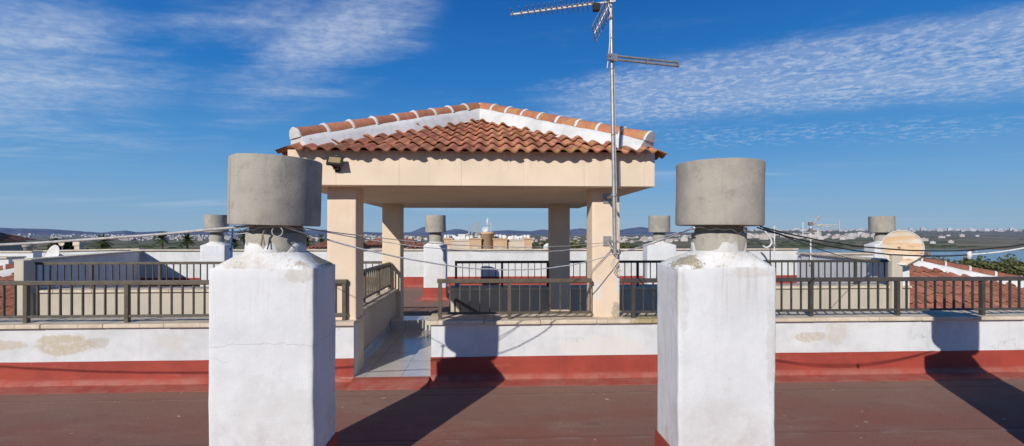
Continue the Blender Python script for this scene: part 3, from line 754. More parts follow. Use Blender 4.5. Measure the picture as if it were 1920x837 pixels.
# ------------------------------------------------------------------ chimneys
def chimney(label, x0, x1, y0, y1, zs, neck_r, cap_r, zcap0, zcap1, tilt=(0,0), seed=0, near=True, group=None, zsk=.30, ndx=0, capdx=0):
    cx, cy = (x0+x1)/2, (y0+y1)/2
    t = thing('chimney', label, 'chimney', (cx, cy, 0), group); off = Vector((cx, cy, 0))
    hx, hy = (x1-x0)/2, (y1-y0)/2
    rough_block('shaft', M_chim, t, -hx, hx, -hy, hy, .02, zs, .012 if near else .01, .006 if near else .005, 24 if near else 5, seed=seed)
    # red skirt
    m = MB(); e = .008; n = 4
    def ringz(o, z): return [(-hx-o,-hy-o,z),(hx+o,-hy-o,z),(hx+o,hy+o,z),(-hx-o,hy+o,z)]
    v = ringz(e-.006, zsk) + ringz(e, zsk-.001) + ringz(e+.004, .07) + ringz(.06, .016) + ringz(.20, .005) + ringz(.2, .001)
    m.add(v, [(i*4+k, i*4+(k+1)%4, (i+1)*4+(k+1)%4, (i+1)*4+k) for i in range(5) for k in range(4)])
    m.build('red_skirt', M_red, t)
    # crown: mortar flaunching from shaft to neck
    m = MB(); K = 40; rows = []
    zn = zs + (.085 if near else .07)
    for f in (0, .04, .2, .45, .7, .9, 1):
        row = []
        for k in range(K):
            th = 2*math.pi*k/K; c_, s_ = math.cos(th), math.sin(th)
            sq = 1/max(abs(c_)/(hx-.001), abs(s_)/(hy-.001))
            rb = sq + (min(neck_r*1.08, sq-.003) - sq)*f
            z = zs - .002 + (zn-zs)*f + (0 if f < .03 else .006*mnoise.noise(Vector((c_*3+seed, s_*3, f*4))))
            if f == 0: z = zs-.016
            row.append((rb*c_ + ndx*f, rb*s_, z))
        rows.append(row)
    v = [p for r_ in rows for p in r_]
    m.add(v, [(i*K+k, i*K+(k+1)%K, (i+1)*K+(k+1)%K, (i+1)*K+k) for i in range(len(rows)-1) for k in range(K)], 1, True)
    m.build('mortar_crown', M_crown, t)
    # white daubs round the neck
    m = MB(); rows = []
    for f in range(5):
        row = []
        for k in range(K):
            th = 2*math.pi*k/K; q = Vector((math.cos(th)*2.2+seed*3, math.sin(th)*2.2, 1))
            hh = max(.004, .055*sstep(mnoise.noise(q*1.1 + Vector((0, 0, .7))), -.12, .10) + .014*mnoise.noise(q*4)) if near else .02 + .02*mnoise.noise(q*2)
            sq = 1/max(abs(math.cos(th))/(hx-.006), abs(math.sin(th))/(hy-.006))
            r_ = neck_r*(1.09 - .085*f/4 + (.03*mnoise.noise(q*3 + Vector((0,0,f)))))
            r_ = min(r_, sq)
            row.append((r_*math.cos(th) + ndx, r_*math.sin(th), zn - .07 + (hh+.07)*(f/4)))
        rows.append(row)
    rows.append([((p[0]-ndx)*.9 + ndx, p[1]*.9, p[2]) for p in rows[-1]])
    v = [p for r_ in rows for p in r_]
    m.add(v, [(i*K+k, i*K+(k+1)%K, (i+1)*K+(k+1)%K, (i+1)*K+k) for i in range(5) for k in range(K)], 1, True)
    m.build('mortar_collar', M_mortar, t)
    # neck pipe
    zt = zcap0 + .015; zm = zn + (zcap0-zn)*.72
    m = MB().lathe([(neck_r, zn-.06), (neck_r, zm-.004), (neck_r*.97, zm), (neck_r*.89, zm+.002), (neck_r*.88, zt+.02)], (ndx,0,0), 44, .02, seed)
    m.build('neck_pipe', M_conc, t)
    # drum cap
    Mt = Matrix.Rotation(tilt[0], 3, 'Y') @ Matrix.Rotation(tilt[1], 3, 'X')
    hc = zcap1 - zcap0; r = cap_r
    m = MB().lathe([(.001, .03), (r*.55, .028), (r*.93, .012), (r*.965, 0), (r*.992, .003)], (0,0,0), 108, .012, seed+2)
    m.lathe([(r*.992, .003), (r*.998, .012), (r, .03)] + [(r, hc*f) for f in (.15,.3,.5,.7,.85)] + [(r, hc-.012), (r*.996, hc-.003)], (0,0,0), 108, .012, seed+2)
    m.lathe([(r*.996, hc-.003), (r*.985, hc), (r*.93, hc-.002), (r*.92, hc-.05), (.001, hc-.05)], (0,0,0), 108, .012, seed+2)
    for i, p in enumerate(m.v):                       # cast seam down the drum
        a = math.atan2(p[1], p[0]); da = abs((a - R(-112 if seed != 2 else -118) + math.pi) % (2*math.pi) - math.pi)
        if seed == 1 and R(-172) < a < R(-114):
            am = R(-143); ch = math.cos(R(29))/math.cos(a-am); fl_ = 1 + (ch-1)*.5
            p = m.v[i] = (p[0]*fl_, p[1]*fl_, p[2])
        if da < .07 and .0 < p[2] < hc+.01:
            rr = 1 + .035*(1-da/.07); m.v[i] = (p[0]*rr, p[1]*rr, p[2])
    m.v = [tuple(Mt @ Vector(p) + Vector((ndx+capdx,0,zcap0))) for p in m.v]
    m.build('drum_cap', M_conc, t)
    return t
chimney('big white chimney with grey concrete drum cap, left foreground', X(390,2.7), X(588,2.7), 2.70, 3.085, 1.405, .165, .262, 1.648, 2.045, (R(1.4), R(.3)), 1, zsk=.30, capdx=-.014)
chimney('big white chimney with grey concrete drum cap, right foreground', X(1272,2.67), X(1455,2.67), 2.67, 3.025, 1.405, .160, .255, 1.648, 2.035, (R(.6), R(.2)), 2, zsk=.30, ndx=.035)
chimney('white chimney with concrete drum cap, beyond the right edge, shadow on the right parapet', 3.93, 4.50, 2.68, 3.065, 1.405, .163, .258, 1.648, 2.045, (0, 0), 3)
RY = 11.2
def rear_chim(px0, px1, label, Y, capc, capw, seed):
    q = X(px0, Y), X(px1, Y); s_ = 1/math.cos(az_of(capc))
    chimney(label, q[0], q[1], Y, Y+.36, EYE - 22/F*Y, .155, capw/2, EYE + 2/F*Y, EYE + 34/F*Y, (R(random.uniform(-1,1)), 0), seed, near=False, zsk=.30)
rear_chim(375, 421, 'small white chimney left of the big left chimney, in front of the far wall', RY, 405, .50, 5)
rear_chim(794, 836, 'small white chimney with drum cap seen through the pavilion', RY, 817, .50, 6)
rear_chim(1214, 1268, 'small white chimney between the pavilion and the big right chimney', RY, 1240, .52, 7)
rear_chim(1641, 1688, 'small chimney half hidden behind the rusty satellite dish', 11.3, 1654, .55, 8)

# ------------------------------------------------------------------ TV mast on the right column
mx, my = X(1153, 4.75), 4.75
zb, zt = EYE - 36/F*4.75, 4.16
lean = Vector((-.045, 0, 0))
def mp(z): return Vector((mx, my, z)) + lean * ((z-zb)/(zt-zb))
t = thing('tv_antenna', 'tall steel aerial mast bracketed to the right pavilion column, with two aerials', 'antenna', (mx, my, zb)); off = Vector(t.location)
def kid(o, t=t, off=off): o.matrix_parent_inverse = Matrix.Translation(-off); return o
kid(MB().tube([mp(zb), mp(2.4), mp(zt)], .021, 14, .018).build('mast', M_galv, t))
m = MB()
for z in (2.62, 3.3, 3.62, 3.82): m.tube([mp(z-.006), mp(z+.006)], .0225, 12)
kid(m.build('tape_band', M_brown, t))
for py in (372, 452):
    q = P(1138, py, 5.2); m = MB()
    m.box(q.x-.045, q.x+.045, 5.186, 5.198, q.z-.055, q.z+.055)
    m.bar((q.x, 5.19, q.z), (mp(q.z).x, my-.02, q.z), .022, .022)
    m.tube([mp(q.z-.012), mp(q.z+.012)], .032, 12)
    for dx in (-.03,.03):
        for dz in (-.04,.04): m.tube([(q.x+dx,5.186,q.z+dz),(q.x+dx,5.178,q.z+dz)], .006, 6)
    kid(m.build('wall_bracket', M_galv, t))
# directional aerial
B = Vector((-.951, .309, 0)); E = Vector((.309, .951, 0)); z0 = 3.985
o0 = mp(z0) + Vector((0,-.03,0))
ya = MB().bar(o0 - B*.04, o0 + B*1.075, .015, .015).build('aerial_boom', M_alu, t); kid(ya)
def sub(mb, name, mat, par): o = mb.build(name, mat, par); o.matrix_parent_inverse = Matrix.Identity(4); return o
n = 15
for i in range(n):
    f = 1.06 - 1.0*(i/(n-1))**.82 * .86
    c = o0 + B*f + Vector((0,0,.012)); hw = .078 + .03*i/(n-1)
    m = MB().tube([c - E*hw + Vector((0,0,hw*.25)), c + E*hw - Vector((0,0,hw*.25))], .0045, 6).box(c.x-.012, c.x+.012, c.y-.012, c.y+.012, c.z-.012, c.z+.014)
    sub(m, 'director', M_brown, ya)
c = o0 + B*.155 - Vector((0,0,.03)); sub(MB().box(c.x-.034, c.x+.034, c.y-.03, c.y+.03, c.z-.045, c.z+.025), 'dipole_box', M_black, ya)
for sgn in (-1, 1):
    wd = (B*.47 + Vector((0,0,.88*sgn))).normalized(); c0 = o0 + B*.02 + Vector((0,0,.02*sgn))
    m = MB()
    for k in range(7): p = c0 + wd*(.04+.05*k); m.tube([p - E*.20, p + E*.20], .0042, 6)
    for e in (-.20, -.07, .07, .20): m.tube([c0 + wd*.04 + E*e, c0 + wd*.34 + E*e], .0042, 6)
    sub(m, 'reflector_grid', M_brown, ya)
    sub(MB().bar(c0, c0 + wd*.33, .016, .012), 'reflector_arm', M_alu, ya)
# side bar aerial
a2 = R(78); B2 = Vector((math.sin(a2), math.cos(a2), 0)); o1 = mp(3.41) + Vector((0,-.032,0))
m = MB()
for dz in (.019, -.019): m.tube([o1 - B2*.055 + Vector((0,0,dz)), o1 + B2*.765 + Vector((0,0,dz))], .0125, 10)
ba = kid(m.build('bar_aerial', M_galv, t))
for f in (-.05, .40, .77): p = o1 + B2*f; sub(MB().bar(p - B2*.008, p + B2*.008, .024, .062), 'bar_clamp', M_brown, ba)
m = MB().bar(o1 - B2*.02, o1 + B2*.05, .03, .07)
sub(m, 'mast_clamp', M_galv, ba)
kid(MB().tube([mp(3.98)+Vector((-.03,-.03,0)), mp(3.86)+Vector((-.02,-.025,0)), mp(3.6)+Vector((-.022,-.02,0)), mp(3.42)+Vector((-.04,-.03,0)), mp(3.30)+Vector((-.058,-.03,0))], .005, 6).build('coax_cable', M_offwhite, t))
kid(MB().tube([mp(3.3)+Vector((.02,-.014,0)), mp(2.4)+Vector((.022,-.012,0)), mp(1.75)+Vector((.024,-.014,0)), mp(1.5)+Vector((.05,.04,0))], .004, 6).build('coax_cable', M_greyrope, t))

# ------------------------------------------------------------------ clothes lines and cables
def sagline(a, b, sag, n=28, wob=0.0, seed=0):
    a, b = Vector(a), Vector(b); pts = []
    for i in range(n+1):
        t_ = i/n; p = a.lerp(b, t_); p.z -= sag*4*t_*(1-t_)
        if 0 < i < n: p += mnoise.noise_vector(Vector((i*.9, seed, 3)))*wob
        pts.append(p)
    return pts
LN = P(528, 424, 2.76); RN = P(1302, 427, 2.72); KN = P(1159, 473, 5.06)
tag(MB().tube(sagline(LN, KN, .225, wob=.004, seed=1), .0052, 8).build('clothesline', M_rope), 'thick white rope sagging from the left drum chimney to the knot on the right column', 'rope')
tag(MB().tube(sagline(KN, RN, .02, wob=.003, seed=2), .0052, 8).build('clothesline', M_rope), 'thick white rope rising from the column knot to the right drum chimney', 'rope')
BK = P(1142, 454, 5.06)
tag(MB().tube(sagline(P(572, 428, 2.92), BK, .085, wob=.003, seed=3), .0036, 6).build('clothesline', M_greyrope), 'thin upper line from the left drum chimney to the lower mast bracket', 'rope')
tag(MB().tube(sagline(P(566, 427, 2.96), BK + Vector((0,0,-.02)), .125, wob=.003, seed=4), .0032, 6).build('clothesline', M_rope), 'thin lower line, second of two, from the left drum chimney to the mast bracket', 'rope')
tag(MB().tube(sagline(BK + Vector((.05,-.04,0)), P(1318, 424, 2.80), .03, wob=.003, seed=5), .0034, 6).build('clothesline', M_rope), 'thin white line from the lower mast bracket to the right drum chimney', 'rope')
tag(MB().tube(sagline(P(478, 423, 2.76), Vector((-6.6, 2.75, 1.63)), .135, 40, wob=.003, seed=6), .0075, 8).build('clothesline', M_greyrope), 'stiff grey line running from the left drum chimney out of the left edge', 'rope')
tag(MB().tube(sagline(P(470, 436, 2.82), P(428, 436.5, RY+.02), .02), .0035, 6).build('clothesline', M_rope), 'short thin line between the left drum chimney and the small chimney behind it', 'rope')
RC = P(1425, 425, 2.76); TC = Vector((3.9, 2.76, 1.64))
tag(MB().tube(sagline(RC, TC, .150, wob=.003, seed=7), .0043, 8).build('cable', M_black), 'upper black cable sagging from the right drum chimney out of the right edge', 'cable')
pts = sagline(RC + Vector((0,.03,-.006)), TC, .180, 40, .003, 8)
tag(MB().tube(pts[:25], .0043, 8).build('cable', M_black), 'lower black cable from the right drum chimney to a white joint over the lagoon', 'cable')
t = thing('clothesline', 'white rope tied to the lower black cable at the right edge, over the lagoon', 'rope', pts[24]); off = Vector(t.location)
o = MB().tube(pts[24:], .005, 8).build('rope', M_rope, t); o.matrix_parent_inverse = Matrix.Translation(-off)
m = MB().lathe([(.001,-.03),(.012,-.022),(.016,0),(.011,.02),(.001,.028)], (0,0,0), 10, .2, 1); m.tube([(0,0,0),(.02,0,.025),(.05,0,.02)], .004, 6)
m.build('knot', M_offwhite, t)
tag(MB().tube(sagline(P(1432, 428, 2.95), P(1640, 492, 8.25), .05), .0045, 6).build('cable', M_black), 'thin dark cable from the right drum chimney down to the far railing', 'cable')
# knot and loop of rope at the column
t = thing('rope_loop', 'knotted rope with a loose hanging loop on the right pavilion column', 'rope', KN); off = Vector(t.location)
m = MB()
for k in range(5):
    a = k*1.3; m.tube([Vector((math.cos(a+j*.9)*.022, -.012+math.sin(j)*.012, math.sin(a+j*.9)*.03)) for j in range(6)], .006, 6)
m.build('knot', M_rope, t)
m = MB()
for dx, w_ in ((0, .085), (.012, .06)):
    m.tube([Vector((.0+dx, -.02, -.02)), Vector((-w_*.7, -.02, -.09)), Vector((-w_, -.02, -.15)), Vector((-w_*.6, -.022, -.195)), Vector((0,-.02,-.21)), Vector((.03,-.02,-.20))], .0045, 6)
m.build('loop', M_greyrope, t)
q = BK - KN
MB().tube([q + Vector((-.02,-.01,0)), q*.6 + Vector((-.015,-.03,-.03)), Vector((0,-.02,0))], .009, 8).build('tie', M_greyrope, t)
# wires wound round the necks
def neck_wire(label, cx, cy, r, z, seed, mat):
    pts = []
    for i in range(60):
        th = 2*math.pi*i/50*1.0 + seed; nn = mnoise.noise(Vector((i*.35, seed, 0)))
        pts.append((cx + (r+.008+.006*abs(nn))*math.cos(th), cy + (r+.008+.006*abs(nn))*math.sin(th), z + .022*nn + .012*math.sin(th*1.5)))
    m = MB().tube(pts, .0036, 6)
    return tag(m.build('wire_binding', mat), label, 'rope')
neck_wire('old rope wound round the neck of the left drum chimney', (X(390,2.7)+X(588,2.7))/2, 2.872, .160, 1.625, 1, M_greyrope)
neck_wire('old rope wound round the neck of the right drum chimney', (X(1272,2.67)+X(1455,2.67))/2+.035, 2.847, .150, 1.625, 5, M_rope)
q = P(520, 428, 2.68)
t = tag(MB().tube([q + Vector((.03*math.cos(a)*1.0, 0, -.02+.028*math.sin(a))) for a in [math.pi*.7 + k*.45 for k in range(12)]], .003, 6).build('wire_loop', M_greyrope), 'small round wire loop hanging under the left drum cap', 'wire')
q = P(498, 428, 2.69)
tag(MB().tube([q, q+Vector((-.018,0,-.04)), q+Vector((-.024,.0,-.10))], .004, 6).tube([q+Vector((-.018,0,-.03)), q+Vector((-.010,0,-.07)), q+Vector((-.004,0,-.10))], .0035, 6).build('wire_end', M_brown), 'two dark wire ends hanging down the neck of the left drum chimney', 'wire')
q = P(435, 425, 2.95)
t = thing('strap', 'blue strap hanging from the grey line beside the left drum cap', 'strap', q)
MB().box(-.022, .020, -.006, .006, -.006, .006).build('loop', M_blue, t, .002)
MB().tube([(.004,0,-.004),(-.004,.0,-.09),(-.009,0,-.16),(-.012,0,-.22)], .0065, 8).build('webbing', M_blue, t)
q = P(858, 530, 8.25)
m = MB(); vs = []
for i in range(7):
    for j in range(5):
        w = .045 + .035*math.sin(i*.5); vs.append((q.x + (j-2)*w/2.5 + .01*math.sin(i*1.1), q.y -.05 + .018*math.sin(j*2.1+i*.6), q.z - i*.055))
m.add(vs, [(i*5+j, i*5+j+1, (i+1)*5+j+1, (i+1)*5+j) for i in range(6) for j in range(4)], 1, True)
tag(m.build('cloth', M_bluecloth), 'blue rag hanging on the end post of the black railing', 'cloth')

# ------------------------------------------------------------------ rusty dish on the right wall end
q = P(1692, 464.5, 8.0)
t = thing('satellite_dish', 'large round rust stained satellite dish on the end of the right side wall', 'satellite dish', q)
m = MB(); Md = Matrix.Rotation(R(90), 3, 'X'); Rz = Matrix.Rotation(R(-24), 3, 'Z'); Rx = Matrix.Rotation(R(-7), 3, 'X')
pr = [(.001,-.055)] + [(.305*f, -.055+.055*f*f) for f in (.2,.4,.6,.8,.94,1)] + [(.312,.006),(.31,-.006)] + [(.30*f, -.068+.055*f*f) for f in (.95,.7,.4,.1)]
m.lathe(pr, (0,0,0), 48, M=Rz @ Rx @ Md); m.build('reflector', M_dish, t)
MB().tube([Rz @ Rx @ Md @ Vector((.311*math.cos(2*math.pi*k/48), .311*math.sin(2*math.pi*k/48), .002)) for k in range(49)], .008, 6).build('rim', M_offwhite, t)
m = MB().tube([(.02,-.04,-.34),(.10,-.17,-.23),(.175,-.30,-.10)], .016, 8); m.build('feed_arm', M_brown, t)
MB().box(.15,.20,-.34,-.27,-.125,-.065).build('feed_horn', M_brown, t, .006)
MB().tube([(-.02,.10,-.75),(-.02,.10,.0),(0,.05,0)], .022, 10).build('mount', M_galv, t)
# pillar at wall end
c0 = X(1669, 8.05); c1 = X(1688.5, 8.05)
tag(rough_block('pillar', M_court, None, c0, c1, 8.0, 8.11, -3, EYE - 44/F*7.7, .01, .004, 6), 'pale rendered wall end below the rusty dish', 'pillar')
c0 = X(35, 8.0); c1 = X(53.5, 8.0)
tag(rough_block('pillar', M_court, None, c0, c1, 7.92, 8.11, -3, EYE - 46/F*8.35, .01, .004, 6), 'pale rendered wall end at the left of the courtyard', 'pillar')

# ------------------------------------------------------------------ tiled roofs either side of the courtyard
def side_roof(label, sx, x0, z0, seed, skew, ridge):
    """roof slope rising away from the courtyard, closed on its outer side by a mortar hip"""
    t = thing('tiled_roof', label, 'roof', (sx*(x0+2), 8.3, z0)); off = Vector(t.location); m = MB()
    def kid(o): o.matrix_parent_inverse = Matrix.Translation(-off); return o
    Y0, run, sl, hx, k = 8.28, 1.92, .45, 1.60, .605
    V = Vector((0, run, sl*run)); vl = V.length; W_ = hx + run/k + .2
    ox = x0 if sx > 0 else -x0 - W_
    def inside(u, v):
        xx = u if sx > 0 else W_-u; yy = v/vl*run
        return yy < run and yy <= run - max(0, xx-hx)*k - .03 and xx > skew*yy + .08
    tile_slope(m, (ox, Y0, z0), (1,0,0), V, inside, W_, vl, pitch=.20, expo=.30, amp=.028, seed=seed, tone=(.78,1.15), ns=6)
    A = Vector((sx*x0, Y0, z0)); B = Vector((sx*(x0+skew*run), Y0+run, z0+sl*run)); C_ = Vector((sx*(x0+hx), Y0+run, z0+sl*run)); D = Vector((sx*(x0+hx+run/k), Y0, z0))
    E = Vector((D.x, Y0+2*run, z0)); G_ = Vector((sx*(x0+skew*2*run), Y0+2*run, z0))
    m.add([A, B, C_, D, E, G_], [(0,1,2,3), (2,3,4), (1,2,4,5), (0,5,1), (0,3,4,5)], .5)
    kid(m.build('roof_tiles', M_ftile, t))
    d = (C_-D).normalized()
    o = hip_line(t, D + Vector((0,0,.03)) + d*.1, C_ + Vector((0,0,.035)), 9, w=.30, hgt=.10, rad=.10, mat_tile=M_ftile, seed=seed); kid(o)
    if ridge: o = hip_line(t, C_ + Vector((0,0,.03)), B + Vector((0,0,.03)), 4, w=.26, hgt=.06, rad=.10, mat_tile=M_ftile, seed=seed+1); kid(o)
    xs = sorted((A.x + sx*1.4, D.x - sx*.5))
    kid(MB().box(xs[0], xs[1], Y0+.25, Y0+3.3, -12, z0-.02).build('wall', M_court, t))
side_roof('terracotta tile roof slope with white mortar hip, right of the courtyard', 1, 7.72, .10, 31, .06, False)
side_roof('terracotta tile roof slope seen through the railing, left of the courtyard', -1, 7.96, -.02, 32, .37, False)

# ------------------------------------------------------------------ things beyond the left side wall
q = P(97, 480, 10.0)
t = thing('satellite_dish', 'white dish seen from behind its rim, top half above the left side wall', 'satellite dish', q)
m = MB(); pr = [(.001,-.05)] + [(.23*f, -.05+.05*f*f) for f in (.3,.6,.85,1)] + [(.232,-.012)] + [(.22*f, -.065+.05*f*f) for f in (.9,.5,.1)]
m.lathe(pr, (0,0,0), 40, M=Matrix.Rotation(R(-24), 3, 'Z') @ Matrix.Rotation(R(76), 3, 'X')); m.build('reflector', M_offwhite, t)
MB().tube([(0,.08,-1.2),(0,.08,-.02)], .02, 8).build('mount', M_galv, t)
q = P(115, 456.5, 15.5)
t = thing('satellite_dish', 'small beige dish on a pole above the left walls, under the grey line', 'satellite dish', q)
MB().lathe([(.001,-.02),(.06,-.015),(.09,0),(.092,-.01),(.05,-.03),(.001,-.035)], (0,0,0), 20, M=Matrix.Rotation(R(90), 3, 'X')).build('reflector', M_cope, t)
MB().tube([(0,.04,-1.5),(0,.04,0)], .015, 6).build('mount', M_galv, t)
q = P(148, 460, 17)
t = thing('vent_pot', 'small square cream vent pot above the left walls', 'vent', (q.x, q.y, 0))
MB().box(-.09,.09,-.09,.09,-1,q.z-.03).build('stack', M_cope, t, .01); MB().box(-.12,.12,-.12,.12,q.z-.028,q.z+.12).build('pot', M_cope, t, .02)
q = P(53, 466, 14)
t = thing('vent_pot', 'short round concrete vent beside the far tiled roof at the left edge', 'vent', (q.x, q.y, 0))
MB().lathe([(.10,-1),(.10,q.z+.03),(.13,q.z+.04),(.13,q.z+.12),(.001,q.z+.12)], (0,0,0), 20).build('pot', M_conc, t)
def plan(px, Y): v = P(px, HZ, Y); return (v.x, v.y)
wallseg('cream coped wall just beyond the left side parapet', plan(55, 14.5), plan(262, 14.9), .25, EYE - 32/F*14.0, M_back, False, .05, EYE - 28/F*14.5)
wallseg('white stepped wall at the left edge beyond the tile roof', plan(-60, 13.2), plan(62, 13.2), .25, EYE - 33.5/F*12.5, M_chim, False, .04)
wallseg('low white wall with grey ledge at the left edge, nearest the tile roof', plan(-80, 12.2), plan(16, 12.2), .4, EYE - 44/F*11.7, M_chim, False, .05)

# aerials beyond the right side wall
q = P(1520, 473, 10.6)
t = thing('tv_antenna', 'pale yagi aerial on a thin mast standing on the right side wall', 'antenna', (q.x, q.y, q.z))
u_ = 10.6/F*1.12
MB().tube([(0,0,-.3),(0,0,53*u_)], .016, 8).build('mast', M_offwhite, t)
MB().bar((.06,0,48*u_), (.21,-.05,64*u_), .035, .05).build('reflector', M_galv, t, .004)
m = MB().tube([(-.20,0,34*u_),(.20,0,34*u_)], .007, 6).tube([(-.19,0,24*u_),(-.19,0,52*u_)], .011, 6).tube([(.175,0,20*u_),(.175,0,48*u_)], .007, 6)
m.build('folded_dipole', M_offwhite, t)
m = MB().tube([(.16,0,47*u_),(.74,.05,47*u_)], .009, 6).tube([(.2,0,46*u_),(.72,.05,41*u_)], .009, 6).tube([(.74,.05,40*u_),(.74,.05,54*u_)], .012, 6).tube([(.16,-.02,44*u_),(.26,.0,48*u_)], .02, 6)
m.build('side_aerial', M_cope, t)
MB().box(-.05,.05,-.03,.03,46*u_,52*u_).box(-.03,.04,-.03,.03,34*u_,41*u_).build('clamp', M_brown, t, .004)
q = P(1452, 492, 12.9)
t = thing('antenna_pole', 'thin white pole with a small cross bar right of the right drum chimney', 'antenna', q)
MB().tube([(0,0,-1),(0,0,1.05)], .018, 8).build('pole', M_offwhite, t)
MB().tube([(-.06,0,.98),(.06,0,.98)], .01, 6).build('cross_bar', M_offwhite, t)
MB().box(-.035,.035,-.03,.03,.45,.52).build('clamp', M_galv, t, .004)
arc = [P(1434,434,12.9)-q, P(1441,442,12.9)-q, P(1446,450,12.9)-q, P(1447,457,12.9)-q, P(1442,463,12.9)-q, P(1435,465,12.9)-q, P(1431,461,12.9)-q]
MB().tube(arc, .028, 8).build('curved_arm', M_offwhite, t)
MB().tube([P(1447,455,12.9)-q, P(1452,454,12.9)-q], .015, 6).build('arm_clamp', M_galv, t)

# ------------------------------------------------------------------ land, lagoon, hills
def sstep(x, a, b):
    x = min(1, max(0, (x-a)/(b-a))); return x*x*(3-2*x)
def ground_z(x, y):
    r = max(x*SY_ + y*CY_, .5*math.hypot(x, y)); a = math.degrees(math.atan2(x, y))
    if r < 80: z = -13
    elif r < 740: z = -13 + (-46+13)*sstep(r, 60, 760)
    else: z = -47
    lake = sstep(a, 6, 9)
    if r > 640: z = max(z, z*lake + (1-lake)*(-43 + .5*mnoise.noise(Vector((x*.004, y*.004, 0)))))
    if r > 1250:
        rise = sstep(r, 1250, 5200)
        far = -46 + sstep(r, 1280, 1420)*2.2 + 26*rise + 52*rise*sstep(a, 18, 30)
        z = far + (1.5 + 7*rise)*mnoise.noise(Vector((x*.0016, y*.0016, 3)))
    if r > 6000: z += -(sstep(r, 6000, 11000))*20
    return z
def land_mat():
    n = N('dry_plain', .95, .05)
    c = n.mix(n.ramp(n.noise(.004, 10, .72), .38, .62), (.105,.115,.06), (.26,.21,.15))
    c = n.mix(n.ramp(n.noise(.0016, 8, .7, n.map(scale=(.5,2.4,1), loc=(40,10,0))), .52, .62, 0, .6), c, (.075,.09,.048))
    c = n.mix(n.ramp(n.noise(.0012, 6, .6, n.map(scale=(.6,3.5,1), loc=(90,20,0))), .60, .70, 0, .7), c, (.26,.21,.16))
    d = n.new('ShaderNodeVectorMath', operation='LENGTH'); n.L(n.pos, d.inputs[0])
    c = n.mix(n.ramp(d.outputs['Value'], 1200, 9000, 0, .85), c, (.20,.235,.30))  # aerial haze painted in: ground turns blue-grey with distance
    return n.done(c)
m = MB(); NA = 150; rs = [0.5] + [20*1.045**k for k in range(145)]
vs = []
for r in rs:
    for k in range(NA+1):
        a = R(-95 + 190*k/NA); vs.append((r*math.sin(a), r*math.cos(a), ground_z(r*math.sin(a), r*math.cos(a))))
m.add(vs, [(i*(NA+1)+k, i*(NA+1)+k+1, (i+1)*(NA+1)+k+1, (i+1)*(NA+1)+k) for i in range(len(rs)-1) for k in range(NA)], 1, True)
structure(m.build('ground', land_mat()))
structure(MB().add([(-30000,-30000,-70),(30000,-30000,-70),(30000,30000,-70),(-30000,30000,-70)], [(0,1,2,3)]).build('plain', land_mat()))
n = N('lagoon_water', .12, .5)
wm = n.done((.035,.075,.115), n.bump(n.noise(.35, 4, .6, n.map(scale=(.5,1.6,1))), .25, .3))
a0, a1 = R(5), R(70); K = 24
vs = [(500*math.sin(a0+(a1-a0)*k/K), 500*math.cos(a0+(a1-a0)*k/K), -45) for k in range(K+1)] + [(1430/max(.3, math.cos(a0+(a1-a0)*k/K-YAW))*math.sin(a0+(a1-a0)*k/K), 1430/max(.3, math.cos(a0+(a1-a0)*k/K-YAW))*math.cos(a0+(a1-a0)*k/K), -45) for k in range(K+1)]
structure(MB().add(vs, [(k, k+1, K+2+k, K+1+k) for k in range(K)]).build('water', wm))

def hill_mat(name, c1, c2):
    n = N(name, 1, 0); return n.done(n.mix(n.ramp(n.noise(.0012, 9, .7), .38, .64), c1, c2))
MH = hill_mat('hazy_hill', (.10,.14,.24), (.17,.19,.27))  # bluish aerial haze is put into the base colours of both hill materials
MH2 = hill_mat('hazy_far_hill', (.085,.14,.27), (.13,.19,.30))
prof = [(-300,431),(-120,427),(0,427.5),(30,428.5),(60,429),(85,429.5),(110,431),(125,432),(160,434.5),(190,436.5),(215,434),(235,432.5),(255,435.5),(280,435),(300,433.5),(330,436.5),(370,434),(400,435.5),(430,433.5),(470,432),(500,434),(530,432),(560,431.5),(600,431),(625,432),(660,434),(700,436),(740,437),(768,436),(780,432),(790,427),(797,425.5),(806,427.5),(816,431),(830,434),(842,432),(852,429.5),(864,430),(876,433.5),(890,436),(910,435.5),(930,433),(955,432),(975,433),(995,434),(1012,431),(1020,430.5),(1035,433),(1060,432),(1078,429.5),(1090,428.5),(1100,430),(1125,434),(1145,433),(1165,431),(1185,427.5),(1200,425.8),(1212,427),(1230,431),(1250,435),(1290,437),(1350,436),(1420,437),(1600,438),(1780,436.5),(1830,434.5),(1860,433),(1890,432),(1920,433),(1990,431),(2200,434)]
def prof_at(px):
    for (a, ya), (b, yb) in zip(prof[:-1], prof[1:]):
        if a <= px <= b: f = (px-a)/(b-a); return ya + (yb-ya)*f
    return 437
def hills(name, px0, px1, rr, mat, seed, extra=0):
    m = MB(); n = int((px1-px0)/4); rows = 9; vs = []
    for i in range(n+1):
        px = px0 + (px1-px0)*i/n; a = az_of(px); sc = math.cos(a - YAW)
        for j in range(rows):
            f = j/(rows-1); r = rr*(.86 + .28*f)
            top = EYE + (HZ - prof_at(px) + extra + .5*mnoise.noise(Vector((px*.06, seed, 0))))/F * rr * sc
            s_ = math.sin(math.pi*min(1, f*1.0)) if f > .5 else (f*2)**.8
            z = -40 + (top+40)*s_ * (1 if j == 4 else .93 + .10*mnoise.noise(Vector((px*.035, f*4, seed))))
            vs.append((r*math.sin(a), r*math.cos(a), z))
    m.add(vs, [(i*rows+j, i*rows+j+1, (i+1)*rows+j+1, (i+1)*rows+j) for i in range(n) for j in range(rows-1)], 1, True)
    return structure(m.build(name, mat))
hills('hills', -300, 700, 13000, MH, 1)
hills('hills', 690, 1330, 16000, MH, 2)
hills('hills', 1320, 2200, 15000, MH2, 3)

